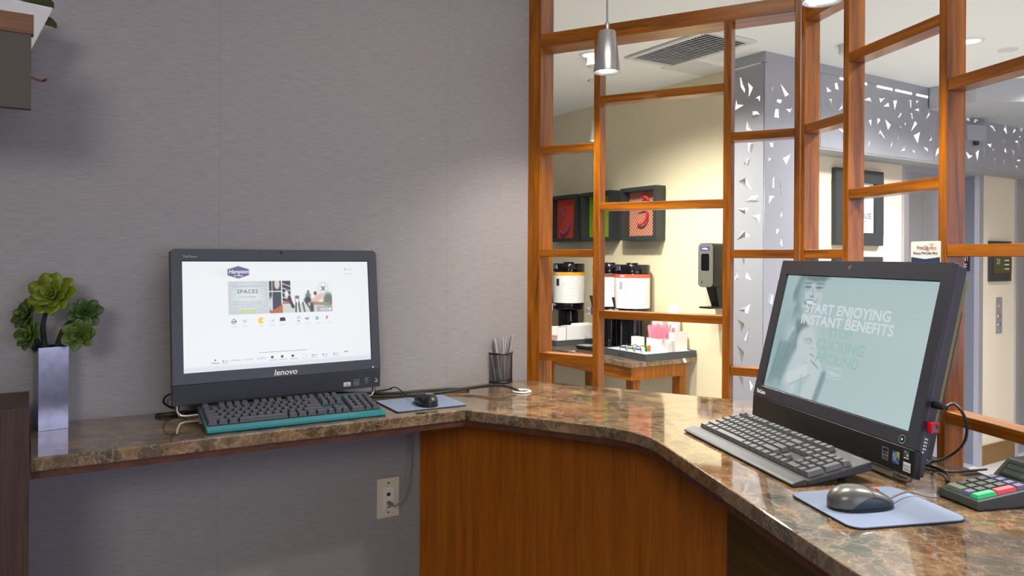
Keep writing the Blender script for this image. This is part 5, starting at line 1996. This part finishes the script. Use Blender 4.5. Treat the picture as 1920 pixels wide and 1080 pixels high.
for k in range(16):
    a = 2 * PI * k / 16 + rp.uniform(-.1, .1)
    rb, rt = (.022, .034) if k % 2 else (.012, .021)
    b0 = Vector((rb * math.cos(a + .5), rb * math.sin(a + .5), .005))
    b1 = Vector((rt * math.cos(a), rt * math.sin(a), HC_))
    d_ = (b1 - b0).normalized()
    Lp = rp.uniform(.138, .150) / d_.z
    pen = thing('pen', 'slim silver pen standing in the black mesh cup', 'pen', cc + b0, 0, 'pens in the mesh cup')
    MB().use('pen_silver').tube([d_ * 0, d_ * .012, d_ * Lp * .62], .0035, 8, radii=[.001, .0034, .0036]).build('barrel', pen, smooth=True)
    MB().use('pen_silver').tube([d_ * (Lp * .62 + .0005), d_ * (Lp * .64), d_ * Lp], .0038, 8).build('cap', pen, smooth=True)
    side = d_.orthogonal().normalized() * .0047
    MB().use('chrome').tube([d_ * (Lp * .72) + side, d_ * (Lp - .003) + side], .0009, 5).build('clip', pen)

# ---------------------------------------------------------------- card keypad at the right
pa, pb_ = onz(1757, 926, ZC + .004), onz(1830, 957.5, ZC + .002)
hp = math.degrees(math.atan2(pb_.x - pa.x, pb_.y - pa.y))
PF = Frame(pa[:2], hp)
PWd = (pb_ - pa).length
t = thing('card_keypad', 'dark keypad terminal with green and red keys beside the right mouse pad', 'keypad', PF.at(0, 0, ZC + .0004), PF.rz)
PL_ = .19
prof = [(0, .004), (.006, 0), (PL_, 0), (PL_, .062), (.150, .060), (.116, .030), (.004, .016)]
MB().use('pinpad_case').prism(prof, 0, PWd, lambda y, z, x: (x, y, z)).build('case', t, bevel=0.002)
sl_ = math.atan2(.014, .112)


def kp(x, y, z):
    return (x, .004 + y * math.cos(sl_) - z * math.sin(sl_), .0163 + y * math.sin(sl_) + z * math.cos(sl_))


kwid, kh_ = (PWd - .012) / 4, .0205


def pkey(c_, r_, w_, h__, mn, name='key'):
    x0 = .006 + c_ * kwid
    y0 = .006 + r_ * kh_
    MB().use(mn).frustum(x0 + .0009, x0 + w_ * kwid - .0009, y0 + .0009, y0 + h__ * kh_ - .0009, 0, .006, .0022, .0022, kp).build(name, t)


pkey(0, 0, 2, 1, 'pinpad_key_grey')
pkey(2, 0, 1, 1, 'pinpad_key_violet')
for r in (1, 2, 3):
    for c in (0, 1, 2):
        pkey(c, r, 1, 1, 'pinpad_key')
for c in (0, 1, 2, 3):
    pkey(c, 4, 1, 1, 'pinpad_key_violet')
pkey(3, 0, 1, 2, 'pinpad_key_green')
pkey(3, 2, 1, 2, 'pinpad_key_red')
sd = math.atan2(.030, .034)


def dp_(x, y, z):
    return (x, .116 + y * math.cos(sd) - z * math.sin(sd), .030 + y * math.sin(sd) + z * math.cos(sd))


ds_ = MB().use('display_green').box(.010, PWd - .010, .008, .038, .0002, .0016, dp_).build('display', t)
m = MB().use('pinpad_key')
for r in range(2):
    for c in range(16):
        x0 = .014 + c * (PWd - .028) / 16
        m.box(x0, x0 + (PWd - .028) / 16 * .7, .012 + r * .012, .021 + r * .012, .0016, .0019, dp_)
tag(m.build('character_cells', ds_), kind='stuff')


# ---------------------------------------------------------------- pendants
def pendant(u, v, Y, label):
    b_ = at_depth(u, v, Y)
    t = thing('pendant_lamp', label, 'lamp', b_, 0, 'silver pendant lamps')
    MB().use('pendant_metal').lathe([(.0385, 0), (.040, .002), (.0255, .118), (.0225, .122), (.006, .123), (.006, .1215), (.021, .1205), (.0235, .117), (.037, .003), (.0385, 0)], 40).build('shade', t, smooth=True)
    MB().use('pendant_metal').lathe([(.006, .122), (.0065, .146), (.004, .150), (0, .150)], 16).build('socket', t, smooth=True)
    MB().use('chrome').tube([(0, 0, .149), (0, 0, CEIL - b_.z - .012)], .0032, 10).build('stem', t)
    MB().use('white_plastic').lathe([(0, CEIL - b_.z - .014), (.05, CEIL - b_.z - .012), (.055, CEIL - b_.z)], 24).build('canopy', t, smooth=True)
    MB().use('lamp_glow').lathe([(0, .003), (.020, .0035), (.026, .010), (.022, .03), (0, .036)], 20).build('bulb', t, smooth=True)
    return b_


pq = [pendant(1138, 136, 2.2, 'slim silver pendant lamp hanging fully in view before the lattice'),
      pendant(1541.5, 3, 1.52, 'silver pendant lamp cut off by the top of the picture'),
      pendant(1117, 264, 4.6, 'farthest silver pendant lamp, over the coffee table and half hidden behind a post')]
for q, e in zip(pq, (34, 34, 6)):
    lamp('SPOT', 'pendant_light', q + Vector((0, 0, -.004)), e, (1.0, .9, .76), .03, None, 140, 0.9)

# ---------------------------------------------------------------- coffee corner
ZT_ = 0.90


def C_sy(u, v, z):
    return CREAM.sy(u, v, z)


table = thing('coffee_table', 'long wooden table with brown stone top against the cream wall', 'table', CREAM.at(0, 0, 0), CREAM.rz)
TS0, TS1, TY = -2.3, -0.19, -0.52
MB().use('marble_small').box(TS0, TS1, TY, -.004, ZT_ - .031, ZT_).build('stone_top', table, bevel=0.003)
MB().use('wood_rail').box(TS0 + .03, TS1 - .012, TY + .012, TY + .035, .793, .868).build('apron', table, bevel=0.001)
MB().use('wood_upright').box(TS1 - .035, TS1 - .012, TY + .036, -.075, .793, .868).build('apron', table, bevel=0.001)
for s0 in (TS1 - .085, TS1 - .95, TS0 + .05):
    for y0 in (TY + .016, -.14):
        MB().use('wood_upright').box(s0, s0 + .062, y0 + .02, y0 + .075, 0, .7925).build('leg', table, bevel=0.001)

t = thing('tag_clip', 'small white card tag on the stone edge of the coffee table', 'tag', CREAM.at(TS1 + .0005, -.10, ZT_ - .015), CREAM.rz)
MB().use('white_paper').add([(0, -.02, .012), (0, 0, .015), (0, .018, -.014), (0, -.006, -.014), (.001, -.02, .012), (.001, 0, .015), (.001, .018, -.014), (.001, -.006, -.014)],
                            [(0, 1, 2, 3), (7, 6, 5, 4), (0, 4, 5, 1), (1, 5, 6, 2), (2, 6, 7, 3), (3, 7, 4, 0)]).build('card', t)


def tray(label, poly, h, slot):
    c_ = CREAM.at(0, 0, ZT_ + .0004)
    t = thing('serving_tray', label, 'tray', c_, CREAM.rz, 'slate serving trays')
    cx_, cy_ = sum(p[0] for p in poly) / len(poly), sum(p[1] for p in poly) / len(poly)
    m = MB().use('slate_tray').prism(poly, 0, h - .006)
    n = len(poly)
    inn = []
    for i in range(n):
        p0, p1, p2 = Vector(poly[i - 1]), Vector(poly[i]), Vector(poly[(i + 1) % n])
        d0, d1 = (p1 - p0).normalized(), (p2 - p1).normalized()
        q = Vector((-d0.y, d0.x)) + Vector((-d1.y, d1.x))
        inn.append(p1 + q * .010 / max(.5, q.length_squared / 2))
    vs = [(p[0], p[1], z) for z in (h - .006, h) for p in poly] + [(p[0], p[1], z) for z in (h - .006, h) for p in inn]
    fs = []
    for i in range(n):
        j = (i + 1) % n
        fs += [(i, j, n + j, n + i), (2 * n + j, 2 * n + i, 3 * n + i, 3 * n + j), (n + i, n + j, 3 * n + j, 3 * n + i)]
    m.add(vs, fs)
    m.build('body', t)
    if slot is not None:
        yf_ = poly[0][1]
        MB().use('vent_dark').box(slot - .03, slot + .03, yf_ - .0008, yf_ + .002, .006, h - .012).build('handle_slot', t)
    return t


tray('slate tray holding the white stirrer box and cups', [(-.585, -.415), (-.185, -.415), (-.185, -.01), (-.39, -.01), (-.49, -.24), (-.585, -.24)], .040, -.40)
tray('slate tray under the long white box on the coffee table', [(-1.42, -.45), (-1.03, -.45), (-1.03, -.05), (-1.125, -.05), (-1.125, -.30), (-1.42, -.30)], .036, None)
ZTR = ZT_ + .0408


def wbox(name, label, cat, s0, s1, y0, y1, z0, h, open_top=True, group=None, wall=.003, matn='white_plastic'):
    t = thing(name, label, cat, CREAM.at((s0 + s1) / 2, (y0 + y1) / 2, z0), CREAM.rz, group)
    a, b = (s1 - s0) / 2, (y1 - y0) / 2
    m = MB().use(matn)
    if open_top:
        m.box(-a, a, -b, b, 0, wall)
        for q in ((-a, a, -b, -b + wall), (-a, a, b - wall, b), (-a, -a + wall, -b + wall, b - wall), (a - wall, a, -b + wall, b - wall)):
            m.box(q[0], q[1], q[2], q[3], wall, h)
    else:
        m.box(-a, a, -b, b, 0, h)
    m.build('body', t)
    return t


t = thing('tray_liner', 'white paper liner lying on the slate tray', 'liner', CREAM.at(0, 0, ZTR - .0058), CREAM.rz)
MB().use('white_paper').prism([(-.57, -.40), (-.20, -.40), (-.20, -.025), (-.375, -.025), (-.475, -.255), (-.57, -.255)], 0, .001).build('paper', t)
zl = ZTR - .0045
# stirrer box with pink stirrers
s_, y_ = C_sy(1213, 657.5, zl)
BX = (-.395, -.292, -.22, -.095)
wbox('stirrer_box', 'white open box holding the pink stirrers', 'box', BX[0], BX[1], BX[2], BX[3], zl, .072)
rs = random.Random(9)
for k in range(46):
    s0 = BX[0] + .012 + (BX[1] - BX[0] - .024) * ((k % 23) / 22.0)
    y0 = BX[2] + .02 + .06 * (k // 23) + rs.uniform(0, .02)
    lean = ((k % 23) / 22.0 - .5) * .085 + rs.uniform(-.012, .012)
    t = thing('stirrer', 'thin pink drink stirrer fanned out in the white box', 'stirrer', CREAM.at(s0, y0, zl + .004), CREAM.rz, 'pink stirrers in the white box')
    MB().use('stirrer_pink').tube([(0, 0, 0), (lean, .012, .142 + rs.uniform(-.012, .010))], .0038, 5).build('straw', t)
wbox('lid_box', 'tall white box at the right end of the slate tray', 'box', -.285, -.245, -.14, -.025, zl, .112)
wbox('napkin_box', 'low white box left of the pink stirrers', 'box', -.478, -.405, -.27, -.228, zl, .075)
wbox('napkin_box', 'tall white box behind the pink stirrers', 'box', -.498, -.402, -.08, -.02, ZT_ + .0004, .21)
# stacks of lids beside the box and the tall cup stack
cu = CREAM.at(-.336, -.050, zl)
for k in range(22):
    lab = 'white paper cup nested in the tall stack beside the white boxes'
    t = thing('paper_cup', lab, 'cup', cu + Vector((0, 0, .0085 * k)), 0, 'nested white paper cups')
    m = MB().use('white_paper')
    m.lathe([(.037, 0), (.041, 0), (.042, .003), (.040, .005), (.029, .092), (0, .092), (0, .0905), (.0275, .0905), (.0375, .004), (.037, 0)], 20)
    m.build('body', t, smooth=True)
for k in range(10):
    t = thing('cup_lid', 'pale plastic cup lid in the leaning stack by the pink stirrers', 'lid', CREAM.at(-.236, -.176, zl + .001 + .0068 * k), 0, 'stacked cup lids')
    MB().use('white_plastic').lathe([(.020, 0), (.024, .0008), (.024, .003), (.021, .005), (0, .005)], 18).build('body', t, smooth=True)
# condiment sachets
for k, (u, v, mn, lab) in enumerate([(1168, 655, 'print_blue', 'leftmost'), (1182, 657, 'print_green', 'middle'), (1196, 659, 'print_blue', 'rightmost')]):
    s0, y0 = C_sy(u, v + 2, zl)
    t = thing('creamer_holder', lab + ' dark wire holder of sachets on the slate tray', 'holder', CREAM.at(s0, y0, zl), CREAM.rz + .25, 'wire sachet holders')
    f = MB().use('black_plastic')
    f.tube([(-.022, 0, .002), (-.022, 0, .02), (-.012, 0, .034), (.012, 0, .034), (.022, 0, .02), (.022, 0, .002)], .0022, 6, smooth=3)
    f.tube([(-.022, .05, .002), (-.022, .05, .02), (-.012, .05, .034), (.012, .05, .034), (.022, .05, .02), (.022, .05, .002)], .0022, 6, smooth=3)
    f.build('wire_frame', t, smooth=True)
    q = MB().use('white_paper').box(-.018, .018, .004, .046, 0.001, .026)
    q.use(mn).box(-.0185, .0185, .003, .0046, .014, .023)
    q.build('sachets', t)
for k, (mn, cn) in enumerate((('print_yellow', 'yellow'), ('print_green', 'green'), ('print_orange', 'orange'))):
    s0, y0 = C_sy(1209 + 5.5 * k, 659, zl)
    t = thing('tea_sachet', cn + ' tea sachet standing on the slate tray', 'sachet', CREAM.at(s0, y0 - .012, zl), CREAM.rz, 'coloured tea sachets')
    MB().use(mn).frustum(-.011, .011, -.003, .003, 0, .038, .001, .002).build('packet', t)


# coffee urns
def urn(label, u, off, band, dark=False, faucet=(0, 0)):
    s0, _ = CREAM.px(u, 600, -off)
    t = thing('coffee_urn', label, 'coffee urn', CREAM.at(s0, -off, ZT_ + .0004), CREAM.rz, 'coffee urns on the table')
    R = .112
    MB().use('black_gloss').lathe([(.084, 0), (.086, .004), (.086, .02), (.080, .03), (.076, .06), (.076, .215), (R - .008, .228), (R - .004, .234), (R - .004, .255), (0, .255)], 36).build('base', t, smooth=True)
    MB().use('black_gloss').lathe([(R - .002, .2555), (R, .26), (R, .49), (R - .003, .4955), (0, .4955)], 40).build('barrel', t, smooth=True)
    MB().use('black_gloss').lathe([(R - .004, .496), (R + .001, .498), (R + .001, .546), (R - .003, .552), (.04, .556), (.036, .563), (0, .564)], 40).build('lid', t, smooth=True)
    MB().use('chrome').box(-.018, .018, -R - .008, -R + .004, .515, .545).build('lid_latch', t, bevel=0.002)
    # wrapped paper label
    n = 24
    a0, a1 = -PI * .80, PI * .36
    q = MB()
    for mn, z0, z1, rr in (('white_paper', .275, .468, R + .0016), (band, .468, .492, R + .0016)):
        q.use(mn)
        vs = []
        for i in range(n + 1):
            a = a0 + (a1 - a0) * i / n
            vs += [(rr * math.cos(a), rr * math.sin(a), z0), (rr * math.cos(a), rr * math.sin(a), z1)]
        q.add(vs, [(2 * i, 2 * i + 2, 2 * i + 3, 2 * i + 1) for i in range(n)])
    lb = q.build('paper_label', t, smooth=True)
    cyl = lambda x, z: ((R + .0022) * math.sin(x / R), -(R + .0022) * math.cos(x / R), z)
    p = MB().use('print_white')
    for q in range(4):
        p.rect(.015 + .008 * q, .021 + .008 * q, .476, .484 if q % 3 else .487, cyl)
    p.use('print_dark' if dark else 'label_grey').rect(.008, .034, .395, .445, cyl)
    rr_ = random.Random(int(u))
    p.use('print_dark')
    for i in range(11):
        for j in range(7):
            if rr_.random() < (.5 if not dark else .16):
                x, z = .05 + .0145 * i, .455 - .026 * j
                p.rect(x, x + .005, z, z + .0028, cyl)
    p.build('printing', lb)
    # tap and drip column
    fs, fo_ = faucet
    f = MB().use('chrome').tube([(fs, -R + .004, .258), (fs, -R - .03, .258)], .011, 12)
    f.tube([(fs, -R - .03, .272), (fs, -R - .03, .22)], .012, 12)
    tp = f.build('tap', t, smooth=True)
    MB().use('black_plastic').tube([(fs, -R - .03, .272), (fs, -R - .034, .30), (fs, -R - .044, .345)], .006, 8, radii=[.006, .007, .011]).build('lever', tp, smooth=True)
    MB().use('clear_plastic').tube([(fs - .075, -R - .02, .232), (fs - .055, -R - .022, .24), (fs - .02, -R - .024, .25)], .02, 12, radii=[.014, .026, .018]).build('gauge_glass', tp, smooth=True)
    return t


urn('black coffee urn with red banded white label', 1185, .14, 'band_red')
urn('black coffee urn with brown banded label half hidden by a post', 1142.5, .14, 'band_brown')
urn('black coffee urn with yellow banded white label', 1066, .17, 'band_yellow', True)


def drip(label, s0, y0):
    t = thing('drip_tray', label, 'tray', CREAM.at(s0, y0, ZT_ + .0004), CREAM.rz, 'black drip trays')
    m = MB().use('black_plastic').frustum(-.052, .052, -.05, .05, 0, .022, -.012, -.012)
    m.build('basin', t)
    MB().use('chrome').box(-.06, .06, -.045, .045, .0222, .0242).build('grille', t)


drip('black drip tray with steel grille nearer the stirrer box', -.662, -.345)
drip('black drip tray with steel grille farther from the stirrer box', -.815, -.345)
# long white box and sugar caddy on the left tray
zl2 = ZT_ + .0310
wbox('napkin_dispenser', 'long white napkin box on the left slate tray', 'box', -1.115, -1.042, -.35, -.07, zl2, .098)
t = thing('napkin_stack', 'stack of white napkins rising from the long white box', 'napkins', CREAM.at(-1.0785, -.20, zl2 + .0035), CREAM.rz)
MB().use('white_paper').frustum(-.031, .031, -.12, .12, 0, .108, .008, .05).build('paper', t)
t = thing('sugar_caddy', 'white caddy with a slot of pink sugar sachets on the left slate tray', 'caddy', CREAM.at(-1.085, -.397, zl2), CREAM.rz)
m = MB().use('white_plastic')
for q in ((-.045, .045, -.035, .035, 0, .003), (-.045, -.042, -.035, .035, .003, .095), (.042, .045, -.035, .035, .003, .095), (-.042, .042, .032, .035, .003, .095), (-.042, .042, -.035, -.032, .003, .02)):
    m.box(*q)
m.build('body', t)
for k in range(6):
    MB().use('sachet_pink').box(-.040 + .0134 * k, -.040 + .0134 * k + .011, -.03, .0, .004, .036).build('sachet', t)


# art frames
def art(label, s0, z0, mn, sq, pts, wd=.345):
    t = thing('shadow_box', label, 'picture', CREAM.at(s0 + wd / 2, 0, z0), CREAM.rz, 'square black shadow boxes')
    h = wd / 2
    D_ = .085
    m = MB().use('frame_black')
    for q in ((-h, h, h - .026, h), (-h, h, -h, -h + .026), (-h, -h + .026, -h + .026, h - .026), (h - .026, h, -h + .026, h - .026)):
        m.box(q[0], q[1], -D_, -.001, q[2], q[3])
    m.build('frame', t, bevel=0.002)
    MB().use(mn).box(-h + .026, h - .026, -.024, -.018, -h + .026, h - .026).build('patterned_paper', t)
    for pp_ in pts:
        q = MB().use(sq).tube([(x, -.045, z) for x, z in pp_], .007, 8, smooth=5, radii=[.004, .008, .006])
        q.build('ribbon', t, smooth=True)


ZA = 1.7855
art('square black shadow box with red patterned paper, leftmost of three', -1.305 - .345, ZA, 'art_red', 'squiggle_violet', [[(-.06, .08), (-.045, .05), (-.03, .02)], [(-.09, -.03), (-.06, -.02)], [(-.07, -.09), (-.03, -.115), (.02, -.08), (.05, -.03)]])
art('square black shadow box with green patterned paper, partly behind a post', -1.252, ZA, 'art_green', 'squiggle_lime', [[(-.03, .06), (.03, .02), (.0, -.06)]])
art('square black shadow box with rust patterned paper and red ribbon', -.812, ZA, 'art_rust', 'squiggle_red', [[(-.05, .02), (.0, .03), (.045, .015), (.03, -.05), (-.02, -.07), (-.05, -.06)], [(-.01, .10), (.03, .11), (.06, .085)]])

# sanitizer dispenser
ds0, dz = CREAM.px(1321.5, 497, -.14)
t = thing('sanitizer_dispenser', 'grey and black hand sanitizer dispenser on the cream wall', 'dispenser', CREAM.at(ds0 + .0, 0, 1.455), CREAM.rz)
m = MB().use('black_plastic').prism(rounded(-.058, .058, -.125, .128, .02), 0.001, .128, lambda x, z, y: (x, -y, z))
m.build('body', t, bevel=0.004)
m = MB().use('dispenser_silver').prism(rounded(-.054, .054, -.122, .124, .02), .1285, .138, lambda x, z, y: (x, -y, z))
m.build('front_cover', t, bevel=0.004)
fd = lambda x, z: (x, -.1386, z)
MB().use('black_gloss').flat(rounded(-.03, .032, -.03, .068, .012), fd).build('window', t)
m = MB().use('print_purple').flat(rounded(-.034, .034, .085, .108, .004), fd)
m.use('print_white').text('PURELL', .015, lambda x, z: (x, -.139, z), 0, .0915, 'CENTER', 0, .95, .02)
m.use('print_dark').rect(-.028, -.018, -.1, -.09, fd)
m.build('badge', t)
m = MB().use('black_plastic')
m.add([(-.03, -.02, -.12), (.05, -.02, -.12), (.05, -.10, -.12), (-.03, -.10, -.12), (-.012, -.022, -.236), (.046, -.022, -.236), (.046, -.07, -.236), (-.012, -.07, -.236)],
      [(0, 1, 2, 3), (7, 6, 5, 4), (0, 4, 5, 1), (1, 5, 6, 2), (2, 6, 7, 3), (3, 7, 4, 0)])
m.build('neck', t)
MB().use('black_plastic').frustum(-.03, .05, -.15, -.015, -.246, -.2355, -.004, -.002).build('drip_tray', t, bevel=0.002)
